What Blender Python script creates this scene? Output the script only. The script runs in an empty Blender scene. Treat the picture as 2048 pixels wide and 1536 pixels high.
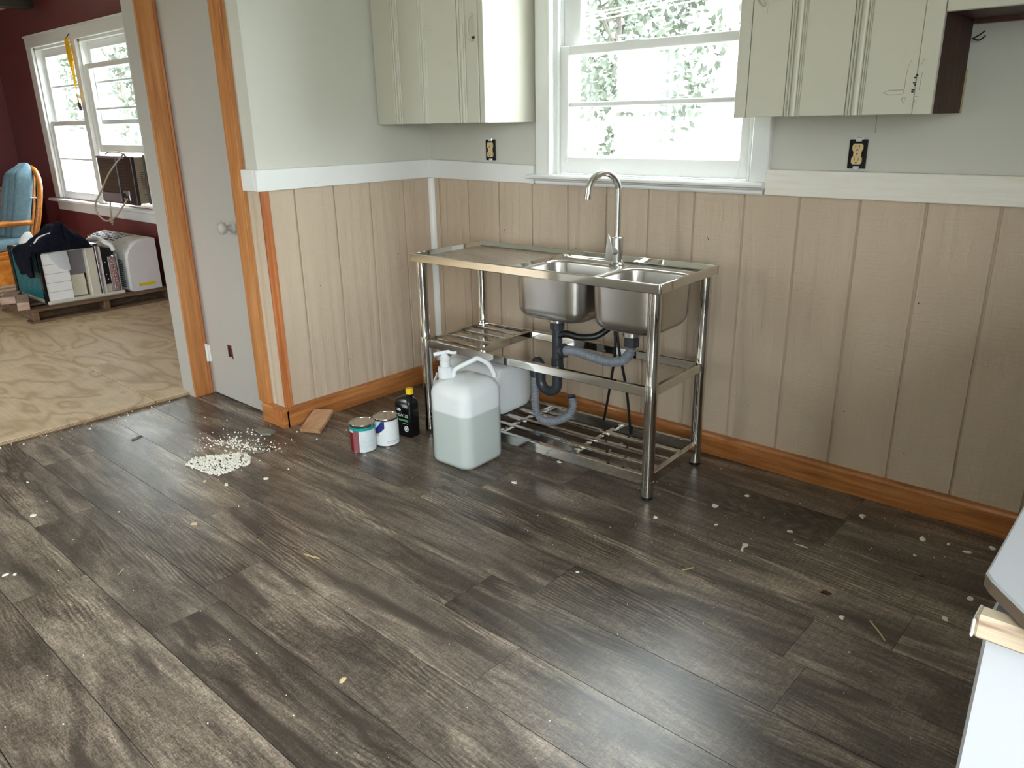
import bpy, bmesh, math, random
from mathutils import Vector, Matrix, noise
random.seed(7)
SC = bpy.context.scene
COL = SC.collection
PI = math.pi

# ------------------------------------------------------------------ camera
cam_d = bpy.data.cameras.new('camera')
cam = bpy.data.objects.new('camera', cam_d); COL.objects.link(cam)
cam_d.sensor_width = 36.0
cam_d.lens = 36.0 * 1547.19 / 2048.0
cam_d.clip_start = 0.02; cam_d.clip_end = 300
def cam_matrix(yaw, pitch, roll, loc):
    f = Vector((math.sin(yaw)*math.cos(pitch), math.cos(yaw)*math.cos(pitch), -math.sin(pitch)))
    r = Vector((math.cos(yaw), -math.sin(yaw), 0)); d = f.cross(r)
    r2 = math.cos(roll)*r + math.sin(roll)*d; d2 = -math.sin(roll)*r + math.cos(roll)*d
    m = Matrix((r2, -d2, -f)).transposed().to_4x4(); m.translation = loc
    return m
cam.matrix_world = cam_matrix(-0.737997, 0.327512, 0.0190962, Vector((2.98104, -2.70545, 1.30067)))
SC.camera = cam

# ------------------------------------------------------------------ world, light, exposure
SC.view_settings.view_transform = 'Standard'
SC.view_settings.look = 'None'
SC.view_settings.gamma = 1.0
SC.view_settings.use_curve_mapping = False
SC.view_settings.exposure = 3.55
SKY = 4.5
w = bpy.data.worlds.new('overcast_sky'); SC.world = w; w.use_nodes = True
wt = w.node_tree; bg = wt.nodes['Background']
# overcast sky: three times as bright overhead as at the horizon, the same all round
tc_ = wt.nodes.new('ShaderNodeTexCoord'); sx_ = wt.nodes.new('ShaderNodeSeparateXYZ'); wt.links.new(tc_.outputs['Generated'], sx_.inputs[0])
mr_ = wt.nodes.new('ShaderNodeMapRange'); mr_.inputs['From Min'].default_value = 0; mr_.inputs['From Max'].default_value = 1
mr_.inputs['To Min'].default_value = SKY/3; mr_.inputs['To Max'].default_value = SKY
wt.links.new(sx_.outputs['Z'], mr_.inputs['Value']); wt.links.new(mr_.outputs[0], bg.inputs[1])
bg.inputs[0].default_value = (0.92, 0.965, 1.0, 1)
SC.cycles.use_denoising = True
SC.cycles.max_bounces = 10
SC.cycles.diffuse_bounces = 6
SC.cycles.glossy_bounces = 5
SC.cycles.transparent_max_bounces = 16
SC.cycles.caustics_reflective = False
SC.cycles.caustics_refractive = False
SC.cycles.sample_clamp_indirect = 8.0
def portal(name, loc, rot, sx, sy):
    l = bpy.data.lights.new(name, 'AREA'); l.shape = 'RECTANGLE'; l.size = sx; l.size_y = sy
    l.cycles.is_portal = True
    o = bpy.data.objects.new(name, l); o.location = loc; o.rotation_euler = rot; COL.objects.link(o)
# daylight enters through these openings (portals only guide the sampling of the sky)
KW = (0.79, 1.705, 1.075, 2.06)          # kitchen window opening  x0,x1,z0,z1 in wall y=0
LW = (-5.12, -3.18, 0.70, 2.00)          # living room window opening
RW = (-5.1, -2.5, 0.5, 2.15)             # unseen wide window added beside the camera for light from the right (y range)
LF = (-2.3, -1.0, 0.6, 2.1)              # unseen living room front window, added for its light, wall y=-4.7
portal('window_portal_kitchen', ((KW[0]+KW[1])/2, 0.13, (KW[2]+KW[3])/2), (-PI/2, 0, 0), KW[1]-KW[0], KW[3]-KW[2])
portal('window_portal_living', ((LW[0]+LW[1])/2, 0.13, (LW[2]+LW[3])/2), (-PI/2, 0, 0), LW[1]-LW[0], LW[3]-LW[2])
portal('added_window_portal_right', (4.28, (RW[0]+RW[1])/2, (RW[2]+RW[3])/2), (0, PI/2, 0), RW[3]-RW[2], RW[1]-RW[0])
portal('added_window_portal_living', ((LF[0]+LF[1])/2, -4.78, (LF[2]+LF[3])/2), (PI/2, 0, 0), LF[1]-LF[0], LF[3]-LF[2])

# ------------------------------------------------------------------ material helpers
MATS = {}
def newmat(name):
    m = bpy.data.materials.new(name); m.use_nodes = True
    nt = m.node_tree; b = nt.nodes['Principled BSDF']
    MATS[name] = m
    return m, nt, b
def C4(c): return (c[0], c[1], c[2], 1)
def srgb(r, g, b):
    f = lambda v: (v/255/12.92) if v/255 <= .04045 else ((v/255+.055)/1.055)**2.4
    return (f(r), f(g), f(b))
def N(nt, t, **kw):
    n = nt.nodes.new(t)
    for k, v in kw.items(): setattr(n, k, v)
    return n
def pos(nt, scale=(1, 1, 1), rnd=False, rot=(0, 0, 0)):
    g = N(nt, 'ShaderNodeNewGeometry')
    out = g.outputs['Position']
    if rnd:
        oi = N(nt, 'ShaderNodeObjectInfo'); mu = N(nt, 'ShaderNodeMath', operation='MULTIPLY')
        nt.links.new(oi.outputs['Random'], mu.inputs[0]); mu.inputs[1].default_value = 37.0
        ad = N(nt, 'ShaderNodeVectorMath', operation='ADD')
        nt.links.new(out, ad.inputs[0]); nt.links.new(mu.outputs[0], ad.inputs[1]); out = ad.outputs[0]
    mp = N(nt, 'ShaderNodeMapping'); mp.inputs['Scale'].default_value = scale; mp.inputs['Rotation'].default_value = rot
    nt.links.new(out, mp.inputs[0])
    return mp.outputs[0]
def noise_n(nt, vec, scale=1, detail=4, rough=.55, dist=0):
    n = N(nt, 'ShaderNodeTexNoise'); n.inputs['Scale'].default_value = scale; n.inputs['Detail'].default_value = detail
    n.inputs['Roughness'].default_value = rough; n.inputs['Distortion'].default_value = dist
    nt.links.new(vec, n.inputs['Vector']); return n.outputs['Fac']
def ramp(nt, fac, stops):
    r = N(nt, 'ShaderNodeValToRGB'); e = r.color_ramp.elements
    while len(e) < len(stops): e.new(.5)
    for i, (p, c) in enumerate(stops):
        e[i].position = p; e[i].color = C4(c) if len(c) == 3 else c
    nt.links.new(fac, r.inputs[0]); return r.outputs[0]
def mix(nt, fac, a, b, mode='MIX'):
    m = N(nt, 'ShaderNodeMix', data_type='RGBA', blend_type=mode)
    for i, v in ((0, fac), (6, a), (7, b)):
        if hasattr(v, 'links'): nt.links.new(v, m.inputs[i])
        else: m.inputs[i].default_value = v if i == 0 else (C4(v) if len(v) == 3 else v)
    return m.outputs[2]
def bump(nt, b, h, strength=.2, dist=.002):
    n = N(nt, 'ShaderNodeBump'); n.inputs['Strength'].default_value = strength; n.inputs['Distance'].default_value = dist
    nt.links.new(h, n.inputs['Height']); nt.links.new(n.outputs[0], b.inputs['Normal'])
def plain(name, col, rough=.5, metal=0, var=.06, vs=6.0, bumpy=0, spec=.5):
    m, nt, b = newmat(name)
    f = noise_n(nt, pos(nt), vs, 5)
    lo = tuple(c*(1-var) for c in col); hi = tuple(min(1, c*(1+var)) for c in col)
    c = ramp(nt, f, [(.3, lo), (.7, hi)])
    nt.links.new(c, b.inputs['Base Color']); b.inputs['Roughness'].default_value = rough; b.inputs['Metallic'].default_value = metal
    b.inputs['Specular IOR Level'].default_value = spec
    if bumpy: bump(nt, b, noise_n(nt, pos(nt), 60, 4), bumpy, .003)
    return m
def wood(name, dark, mid, light, grain=(2, 30, 30), rough=.4, knots=False, rnd=True, bumps=.12):
    m, nt, b = newmat(name)
    v = pos(nt, grain, rnd)
    f = noise_n(nt, v, 1.0, 6, .6, .6)
    c = ramp(nt, f, [(.28, dark), (.5, mid), (.72, light)])
    f2 = noise_n(nt, pos(nt, tuple(g*4 for g in grain), rnd), 1.0, 3, .5)
    c = mix(nt, .35, c, ramp(nt, f2, [(.3, dark), (.7, light)]), 'MULTIPLY') if False else mix(nt, ramp(nt, f2, [(.35, (0, 0, 0)), (.75, (.4, .4, .4))]), c, dark)
    if knots:
        vo = N(nt, 'ShaderNodeTexVoronoi'); vo.inputs['Scale'].default_value = 5.0
        nt.links.new(pos(nt, tuple(.5 if g < 10 else 1.3 for g in grain), rnd), vo.inputs['Vector'])
        k = ramp(nt, vo.outputs['Distance'], [(.03, (1, 1, 1)), (.07, (0, 0, 0))])
        c = mix(nt, k, c, tuple(x*.25 for x in dark))
    nt.links.new(c, b.inputs['Base Color']); b.inputs['Roughness'].default_value = rough
    if bumps: bump(nt, b, f, bumps, .002)
    return m

# painted siding with rough-sawn relief, grain vertical
def siding():
    m, nt, b = newmat('beige_painted_siding')
    big = noise_n(nt, pos(nt, (3, 3, 1.2)), 1, 3)
    c = ramp(nt, big, [(.25, srgb(190, 171, 150)), (.75, srgb(202, 183, 161))])
    fine = noise_n(nt, pos(nt, (70, 70, 5), True), 1.0, 5, .6, .8)
    wv = N(nt, 'ShaderNodeTexWave', wave_type='BANDS', bands_direction='X')
    wv.inputs['Scale'].default_value = 7; wv.inputs['Distortion'].default_value = 9; wv.inputs['Detail'].default_value = 3; wv.inputs['Detail Scale'].default_value = .7
    nt.links.new(pos(nt, (1, 1, .12), True, (0, 0, .7)), wv.inputs['Vector'])
    h = mix(nt, .35, fine, wv.outputs['Fac'])
    horiz = noise_n(nt, pos(nt, (12, 12, 130)), 1.0, 3)
    h = mix(nt, .25, h, horiz)
    nt.links.new(c, b.inputs['Base Color']); b.inputs['Roughness'].default_value = .5
    bump(nt, b, h, .9, .007)
    return m
siding()
def painted(name, col, stain, rough=.42, amt=.5, sc=9.0):
    m, nt, b = newmat(name)
    f = noise_n(nt, pos(nt), 1.3, 4); c = ramp(nt, f, [(.3, tuple(x*.96 for x in col)), (.7, col)])
    s = noise_n(nt, pos(nt), sc, 6, .65, .4)
    sm = ramp(nt, s, [(.66, (0, 0, 0)), (.80, (amt, amt, amt))])
    c = mix(nt, sm, c, stain)
    nt.links.new(c, b.inputs['Base Color']); b.inputs['Roughness'].default_value = rough
    bump(nt, b, noise_n(nt, pos(nt), 45, 3), .06, .002)
    return m
painted('white_wall_paint', srgb(204, 203, 194), srgb(170, 166, 155), .45, .25)
painted('white_trim_paint', srgb(233, 234, 233), srgb(170, 165, 155), .38, .35, 14)
painted('white_cabinet_paint', srgb(199, 196, 182), srgb(165, 158, 140), .36, .4, 10)
painted('white_door_paint', srgb(172, 168, 162), srgb(150, 145, 140), .4, .35, 7)
painted('maroon_wall_paint', srgb(114, 56, 57), srgb(98, 46, 48), .4, .3, 3)
painted('white_ceiling_paint', srgb(220, 218, 210), srgb(190, 185, 175), .8, .2)
painted('chipped_counter_paint', srgb(176, 178, 184), srgb(120, 98, 88), .5, .6, 22)
wood('orange_pine', srgb(142, 84, 42), srgb(182, 118, 66), srgb(206, 146, 92), (3, 3, 45), .33, True)
wood('orange_pine_vertical', srgb(146, 88, 44), srgb(188, 126, 72), srgb(210, 152, 98), (26, 26, 1.6), .33, False)
wood('orange_pine_edge', srgb(140, 76, 36), srgb(188, 112, 64), srgb(218, 148, 100), (60, 60, 1.2), .35, False)
wood('whitewashed_pine', srgb(226, 218, 200), srgb(236, 232, 224), srgb(240, 239, 236), (2.2, 12, 26), .4, False)
wood('offcut_pine', srgb(140, 100, 70), srgb(176, 134, 100), srgb(196, 156, 122), (14, 3, 14), .6, True)
wood('raw_brown_wood', srgb(40, 20, 12), srgb(72, 42, 28), srgb(92, 60, 44), (40, 30, 5), .7, False)
wood('dark_red_wood', srgb(50, 18, 12), srgb(78, 28, 18), srgb(96, 40, 26), (5, 30, 30), .5, False)
wood('pallet_wood', srgb(78, 56, 40), srgb(112, 86, 64), srgb(138, 110, 84), (20, 4, 20), .8, False)
wood('pale_block_wood', srgb(150, 122, 104), srgb(186, 160, 142), srgb(204, 182, 166), (10, 4, 20), .75, False)
wood('chair_oak', srgb(146, 84, 26), srgb(184, 112, 42), srgb(208, 140, 66), (8, 8, 14), .25, False)
wood('dresser_wood', srgb(58, 26, 14), srgb(96, 48, 28), srgb(120, 66, 40), (4, 4, 20), .35, False)
plain('dark_beam', srgb(34, 22, 14), .6, 0, .2)
plain('groove_back_paint', srgb(186, 167, 146), .6)  # plain beige of the panel behind the siding boards

def floor_mat():
    m, nt, b = newmat('weathered_vinyl_plank')
    oi = N(nt, 'ShaderNodeObjectInfo')
    blot = noise_n(nt, pos(nt, (1.7, 8.0, 1), True), 1.0, 5, .6, .9)
    grain = noise_n(nt, pos(nt, (9, 105, 1), True), 1.0, 5, .65, .4)
    fine = noise_n(nt, pos(nt, (85, 330, 1), True), 1.0, 3, .65)
    speck = noise_n(nt, pos(nt, (230, 300, 1), True), 1.0, 2, .6)
    saw = noise_n(nt, pos(nt, (190, 16, 1), True), 1.0, 2, .5)
    base = ramp(nt, blot, [(.24, srgb(60, 51, 45)), (.42, srgb(100, 89, 80)), (.54, srgb(134, 121, 109)), (.70, srgb(180, 165, 148))])
    gr = ramp(nt, grain, [(.32, (.55, .54, .53)), (.50, (.97, .97, .97)), (.68, (1.22, 1.21, 1.2))])
    c = mix(nt, .85, base, gr, 'MULTIPLY')
    fr = ramp(nt, fine, [(.34, (.50, .49, .48)), (.52, (1, 1, 1)), (.68, (1.38, 1.37, 1.35))])
    c = mix(nt, .9, c, fr, 'MULTIPLY')
    c = mix(nt, .6, c, ramp(nt, speck, [(.35, (.62, .62, .62)), (.65, (1.3, 1.3, 1.3))]), 'MULTIPLY')
    sr = ramp(nt, saw, [(.36, (.72, .72, .72)), (.62, (1.12, 1.12, 1.12))])
    c = mix(nt, .55, c, sr, 'MULTIPLY')
    # cathedral grain: rings stretched along the board, only in places
    wv = N(nt, 'ShaderNodeTexWave', wave_type='RINGS', rings_direction='Z')
    wv.inputs['Scale'].default_value = 5.0; wv.inputs['Distortion'].default_value = 11; wv.inputs['Detail'].default_value = 2; wv.inputs['Detail Scale'].default_value = .8
    nt.links.new(pos(nt, (1.1, 5.0, 1), True), wv.inputs['Vector'])
    wr = ramp(nt, wv.outputs['Fac'], [(.15, (.55, .54, .53)), (.55, (.95, .95, .95)), (.9, (1.4, 1.38, 1.33))])
    where = ramp(nt, noise_n(nt, pos(nt, (1.3, 4, 1), True), 1.0, 2), [(.50, (0, 0, 0)), (.62, (.85, .85, .85))])
    c = mix(nt, where, c, mix(nt, 1.0, c, wr, 'MULTIPLY'))
    # dark smoky streaks
    st = noise_n(nt, pos(nt, (1.5, 14, 1), True), 1.0, 3, .5, 1.4)
    c = mix(nt, ramp(nt, st, [(.55, (0, 0, 0)), (.68, (.75, .75, .75))]), c, srgb(64, 55, 50))
    # per plank tone
    tone = N(nt, 'ShaderNodeMapRange'); tone.inputs['To Min'].default_value = .72; tone.inputs['To Max'].default_value = 1.14
    nt.links.new(oi.outputs['Random'], tone.inputs['Value'])
    tc = N(nt, 'ShaderNodeCombineColor')
    for i in range(3): nt.links.new(tone.outputs[0], tc.inputs[i])
    c = mix(nt, 1.0, c, tc.outputs[0], 'MULTIPLY')
    nt.links.new(c, b.inputs['Base Color'])
    rr = ramp(nt, noise_n(nt, pos(nt), 3.0, 5), [(.3, (.27,)*3), (.7, (.40,)*3)])
    nt.links.new(rr, b.inputs['Roughness'])
    b.inputs['Specular IOR Level'].default_value = .5
    bump(nt, b, fine, .12, .0012)
    return m
floor_mat()
plain('floor_seam_dark', srgb(34, 29, 26), .8)
def plywood():
    m, nt, b = newmat('plywood_subfloor')
    n1 = noise_n(nt, pos(nt, (1.3, 3.0, 1), True), 1.0, 3, .45, .6)
    mu = N(nt, 'ShaderNodeMath', operation='MULTIPLY'); nt.links.new(n1, mu.inputs[0]); mu.inputs[1].default_value = 15.0
    fr = N(nt, 'ShaderNodeMath', operation='PINGPONG'); nt.links.new(mu.outputs[0], fr.inputs[0]); fr.inputs[1].default_value = 1.0
    base = ramp(nt, fr.outputs[0], [(.08, srgb(186, 160, 126)), (.4, srgb(204, 181, 148)), (.9, srgb(212, 191, 160))])
    f2 = noise_n(nt, pos(nt, (6, 90, 1), True), 1.0, 4)
    c = mix(nt, .5, base, ramp(nt, f2, [(.3, (.75, .73, .7)), (.7, (1.05, 1.05, 1.05))]), 'MULTIPLY')
    d = noise_n(nt, pos(nt), 2.2, 5, .6)
    c = mix(nt, ramp(nt, d, [(.55, (0, 0, 0)), (.8, (.5, .5, .5))]), c, srgb(140, 118, 92))
    nt.links.new(c, b.inputs['Base Color']); b.inputs['Roughness'].default_value = .6
    return m
plywood()
wood('plywood_edge', srgb(120, 90, 50), srgb(160, 124, 74), srgb(190, 156, 104), (3, 3, 260), .7, False, False)
def metal(name, col, rough, brushed=None):
    m, nt, b = newmat(name)
    b.inputs['Metallic'].default_value = 1
    f = noise_n(nt, pos(nt, brushed or (3, 3, 3)), 1.0, 4)
    c = ramp(nt, f, [(.3, tuple(x*.95 for x in col)), (.7, col)]); nt.links.new(c, b.inputs['Base Color'])
    r = ramp(nt, f, [(.3, (rough*.8,)*3), (.7, (rough*1.25,)*3)]); nt.links.new(r, b.inputs['Roughness'])
    return m
metal('polished_steel', (.72, .70, .665), .05)
metal('brushed_steel', (.62, .60, .57), .27, (3, 220, 220))
metal('basin_steel', (.56, .54, .515), .25, (1, 1, 1))
metal('satin_faucet', (.72, .71, .70), .20, (90, 90, 10))
metal('tin_lid', (.62, .60, .56), .22)
metal('galvanised', (.66, .68, .70), .35)
plain('dark_grey_plastic', srgb(52, 56, 62), .35, 0, .08)
plain('grey_hose_plastic', srgb(132, 138, 146), .28, 0, .05)
plain('black_rubber', srgb(22, 22, 24), .4, 0, .1)
plain('black_plastic', srgb(12, 13, 13), .22, 0, .1)
plain('yellow_plastic', srgb(238, 196, 24), .4, 0, .04)
plain('label_white', srgb(226, 230, 234), .45, 0, .03, 30)
plain('label_grey', srgb(205, 214, 220), .45, 0, .05, 60)
plain('label_teal', srgb(10, 150, 150), .4, 0, .05)
plain('label_dark_red', srgb(128, 22, 30), .4, 0, .06)
plain('label_mauve', srgb(138, 86, 90), .4, 0, .06)
plain('label_navy', srgb(34, 48, 120), .4, 0, .05)
plain('label_green', srgb(100, 170, 120), .4, 0, .05)
plain('label_tan', srgb(214, 180, 140), .4, 0, .05)
plain('ink_dark', srgb(24, 22, 24), .6)
plain('ink_grey', srgb(150, 148, 138), .6)
plain('paint_chip_white', srgb(232, 228, 218), .8, 0, .08, 40)
plain('paint_chip_tan', srgb(206, 182, 146), .8, 0, .1, 40)
plain('rust_brown', srgb(76, 46, 30), .8, 0, .2, 60)
plain('grey_shingle', srgb(128, 122, 114), .85, 0, .2, 40)
painted('worn_edge_wood', srgb(128, 112, 100), srgb(196, 190, 182), .7, .8, 40)
plain('straw', srgb(190, 168, 120), .7)
plain('outlet_cream', srgb(226, 200, 150), .35, 0, .05)
plain('hole_black', srgb(8, 8, 9), .8)
plain('ac_cream', srgb(205, 200, 184), .45, 0, .06)
plain('ac_white', srgb(218, 216, 216), .38, 0, .03)
plain('ac_panel_white', srgb(232, 232, 232), .4, 0, .03)
plain('ac_grey', srgb(120, 116, 122), .4, 0, .05)
plain('ac_brown_black', srgb(34, 28, 24), .35, 0, .1)
plain('ac_slat_brown', srgb(86, 74, 64), .4, 0, .1)
plain('ac_side_tan', srgb(142, 130, 112), .5, 0, .1, 20)
plain('cardboard_tan', srgb(176, 138, 98), .8, 0, .08)
plain('teal_fin', srgb(44, 132, 146), .35, .4, .1)
plain('grey_green_fin', srgb(98, 118, 114), .4, .3, .1)
plain('copper_pink', srgb(178, 132, 122), .35, .5, .15, 60)
plain('sticker_yellow', srgb(222, 200, 30), .5, 0, .12, 90)
plain('tape_yellow', srgb(238, 178, 20), .5, 0, .12, 40)
plain('cord_tan', srgb(176, 164, 142), .5)
plain('clear_wrap', srgb(200, 204, 208), .25, 0, .08)
def fabric(name, a, b_, sc=60, bs=.5):
    m, nt, b = newmat(name)
    f = noise_n(nt, pos(nt), sc, 5); c = ramp(nt, f, [(.3, a), (.7, b_)])
    nt.links.new(c, b.inputs['Base Color']); b.inputs['Roughness'].default_value = .9; b.inputs['Specular IOR Level'].default_value = .15
    bump(nt, b, noise_n(nt, pos(nt), 18, 4), bs, .01)
fabric('navy_fleece', srgb(9, 10, 18), srgb(20, 23, 38))
fabric('blue_cushion_fabric', srgb(100, 126, 140), srgb(116, 142, 154), 40, .25)
fabric('white_cloth', srgb(214, 214, 214), srgb(238, 238, 238), 30)
def glass():
    m, nt, b = newmat('window_glass')
    tr = N(nt, 'ShaderNodeBsdfTransparent'); tr.inputs[0].default_value = (.935, .95, .945, 1)
    gl = N(nt, 'ShaderNodeBsdfGlossy'); gl.inputs['Roughness'].default_value = .03
    df = N(nt, 'ShaderNodeBsdfDiffuse'); df.inputs[0].default_value = (.8, .82, .8, 1)
    # a thin film of dust on old glass
    dust = ramp(nt, noise_n(nt, pos(nt), 5, 6), [(.45, (.0,)*3), (.8, (.035,)*3)])
    lw = N(nt, 'ShaderNodeLayerWeight'); lw.inputs[0].default_value = .5
    fr = N(nt, 'ShaderNodeValToRGB'); nt.links.new(lw.outputs['Facing'], fr.inputs[0])
    fr.color_ramp.elements[0].color = (.03, .03, .03, 1); fr.color_ramp.elements[1].color = (.6, .6, .6, 1); e_ = fr.color_ramp.elements.new(.7); e_.color = (.07, .07, .07, 1)
    m1 = N(nt, 'ShaderNodeMixShader'); nt.links.new(fr.outputs[0], m1.inputs[0]); nt.links.new(tr.outputs[0], m1.inputs[1]); nt.links.new(gl.outputs[0], m1.inputs[2])
    m2 = N(nt, 'ShaderNodeMixShader'); nt.links.new(dust, m2.inputs[0]); nt.links.new(m1.outputs[0], m2.inputs[1]); nt.links.new(df.outputs[0], m2.inputs[2])
    nt.links.new(m2.outputs[0], nt.nodes['Material Output'].inputs[0])
glass()
def hdpe():
    m, nt, b = newmat('milky_plastic')
    b.inputs['Base Color'].default_value = C4(srgb(248, 249, 250)); b.inputs['Roughness'].default_value = .28
    tl = N(nt, 'ShaderNodeBsdfTranslucent'); tl.inputs[0].default_value = C4(srgb(246, 249, 250))
    tr = N(nt, 'ShaderNodeBsdfTransparent'); tr.inputs[0].default_value = (.95, .97, .96, 1)
    a = N(nt, 'ShaderNodeMixShader'); f = ramp(nt, noise_n(nt, pos(nt), 4, 3), [(.3, (.36,)*3), (.7, (.42,)*3)])
    nt.links.new(f, a.inputs[0]); nt.links.new(b.outputs[0], a.inputs[1]); nt.links.new(tl.outputs[0], a.inputs[2])
    c = N(nt, 'ShaderNodeMixShader'); c.inputs[0].default_value = .45
    nt.links.new(a.outputs[0], c.inputs[1]); nt.links.new(tr.outputs[0], c.inputs[2])
    nt.links.new(c.outputs[0], nt.nodes['Material Output'].inputs[0])
hdpe()
plain('frosted_inner_plastic', srgb(246, 248, 252), .5, 0, .02)
plain('cloudy_water', srgb(186, 200, 196), .2, 0, .04, 8)
def leafy(name, a, b_):
    m, nt, b = newmat(name)
    f = noise_n(nt, pos(nt), 1.6, 5); c = ramp(nt, f, [(.3, a), (.7, b_)])
    nt.links.new(c, b.inputs['Base Color']); b.inputs['Roughness'].default_value = .6
leafy('tree_leaves', (.046, .058, .040), (.088, .108, .078))
leafy('tree_leaves_pale', (.08, .10, .07), (.16, .18, .13))
leafy('lawn_grass', (.13, .135, .105), (.20, .205, .165))
plain('bark', (.14, .125, .11), .9)

# ------------------------------------------------------------------ mesh helpers
def tag(o, label=None, cat=None, group=None, kind=None):
    if label: o['label'] = label
    if cat: o['category'] = cat
    if group: o['group'] = group
    if kind: o['kind'] = kind
    return o
def empty(name, loc=(0, 0, 0), rot=(0, 0, 0), label=None, cat=None, group=None, kind=None):
    o = bpy.data.objects.new(name, None); o.empty_display_size = .05
    o.location = loc; o.rotation_euler = rot; COL.objects.link(o)
    return tag(o, label, cat, group, kind)
class MB:
    def __init__(s): s.bm = bmesh.new()
    def box(s, x0, x1, y0, y1, z0, z1, M=None):
        v = [Vector((x, y, z)) for z in (z0, z1) for y in (y0, y1) for x in (x0, x1)]
        if M is not None: v = [M @ p for p in v]
        b = [s.bm.verts.new(p) for p in v]
        for f in ((0, 2, 3, 1), (4, 5, 7, 6), (0, 1, 5, 4), (2, 6, 7, 3), (0, 4, 6, 2), (1, 3, 7, 5)):
            s.bm.faces.new([b[i] for i in f])
        return s
    def loft(s, rings, cap0=True, cap1=True, closed=True):
        R = [[s.bm.verts.new(p) for p in r] for r in rings]
        n = len(R[0])
        for a, b in zip(R, R[1:]):
            for i in range(n if closed else n-1):
                j = (i+1) % n
                s.bm.faces.new((a[i], a[j], b[j], b[i]))
        if cap0: s.bm.faces.new(list(reversed(R[0])))
        if cap1: s.bm.faces.new(R[-1])
        return s
    def lathe(s, prof, n=24, M=None, cap0=True, cap1=True):
        rings = []
        for r, z in prof:
            rg = [Vector((r*math.cos(2*PI*i/n), r*math.sin(2*PI*i/n), z)) for i in range(n)]
            if M is not None: rg = [M @ p for p in rg]
            rings.append(rg)
        return s.loft(rings, cap0, cap1)
    def tube(s, pts, r, n=10, caps=True):
        pts = [Vector(p) for p in pts]
        rr = r if callable(r) else (lambda t: r)
        rings = []; up = None
        for i, p in enumerate(pts):
            t = (pts[min(i+1, len(pts)-1)] - pts[max(i-1, 0)]).normalized()
            if up is None:
                up = Vector((0, 0, 1)) if abs(t.z) < .9 else Vector((1, 0, 0))
            a = (up - t*up.dot(t)).normalized(); up = a; b = t.cross(a)
            q = rr(i/(len(pts)-1))
            rings.append([p + a*math.cos(2*PI*k/n)*q + b*math.sin(2*PI*k/n)*q for k in range(n)])
        return s.loft(rings, caps, caps)
    def prism(s, poly, axis, a0, a1):
        def P(u, v, a):
            return {0: Vector((a, u, v)), 1: Vector((u, a, v)), 2: Vector((u, v, a))}[axis]
        return s.loft([[P(u, v, a0) for u, v in poly], [P(u, v, a1) for u, v in poly]])
    def build(s, name, mat, parent=None, smooth=None, bevel=0, seg=1):
        bmesh.ops.recalc_face_normals(s.bm, faces=s.bm.faces)
        me = bpy.data.meshes.new(name); s.bm.to_mesh(me); s.bm.free()
        if not isinstance(mat, (list, tuple)): mat = [mat]
        for m in mat: me.materials.append(MATS[m] if isinstance(m, str) else m)
        o = bpy.data.objects.new(name, me); COL.objects.link(o)
        if parent is not None: o.parent = parent
        if smooth is not None:
            for p in me.polygons: p.use_smooth = True
            try: me.set_sharp_from_angle(angle=math.radians(smooth))
            except Exception: pass
        if bevel:
            md = o.modifiers.new('edge_bevel', 'BEVEL'); md.width = bevel; md.segments = seg; md.limit_method = 'ANGLE'; md.angle_limit = math.radians(40)
        return o
def bx(name, mat, x0, x1, y0, y1, z0, z1, parent=None, bevel=0, M=None):
    return MB().box(x0, x1, y0, y1, z0, z1, M).build(name, mat, parent, None, bevel)
def rrect(w, d, r, n=5, cx=0, cy=0):
    P = []
    for (sx, sy, a0) in ((1, 1, 0), (-1, 1, PI/2), (-1, -1, PI), (1, -1, 1.5*PI)):
        for i in range(n+1):
            a = a0 + PI/2*i/n
            P.append((cx + sx*(w/2-r) + r*math.cos(a), cy + sy*(d/2-r) + r*math.sin(a)))
    return P
def ring(w, d, r, z, n=5, cx=0, cy=0): return [Vector((x, y, z)) for x, y in rrect(w, d, max(r, .0005), n, cx, cy)]
def spline(pts, n=60):
    P = [Vector(p) for p in pts]; P = [P[0]*2-P[1]] + P + [P[-1]*2-P[-2]]
    out = []; m = len(P)-3
    for i in range(n+1):
        t = i/n*m; k = min(int(t), m-1); u = t-k
        a, b, c, d = P[k:k+4]
        out.append(.5*((2*b)+(c-a)*u+(2*a-5*b+4*c-d)*u*u+(3*b-a-3*c+d)*u**3))
    return out
def struct(o): o['kind'] = 'structure'; return o
def copy_tree(o, parent=None):
    c = o.copy(); COL.objects.link(c); c.parent = parent
    for ch in [k for k in o.children]: copy_tree(ch, c)
    return c
def T(x, y, z): return Matrix.Translation((x, y, z))
def RZ(a): return Matrix.Rotation(a, 4, 'Z')
def RX(a): return Matrix.Rotation(a, 4, 'X')
def RY(a): return Matrix.Rotation(a, 4, 'Y')

CEIL = 2.35
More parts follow.
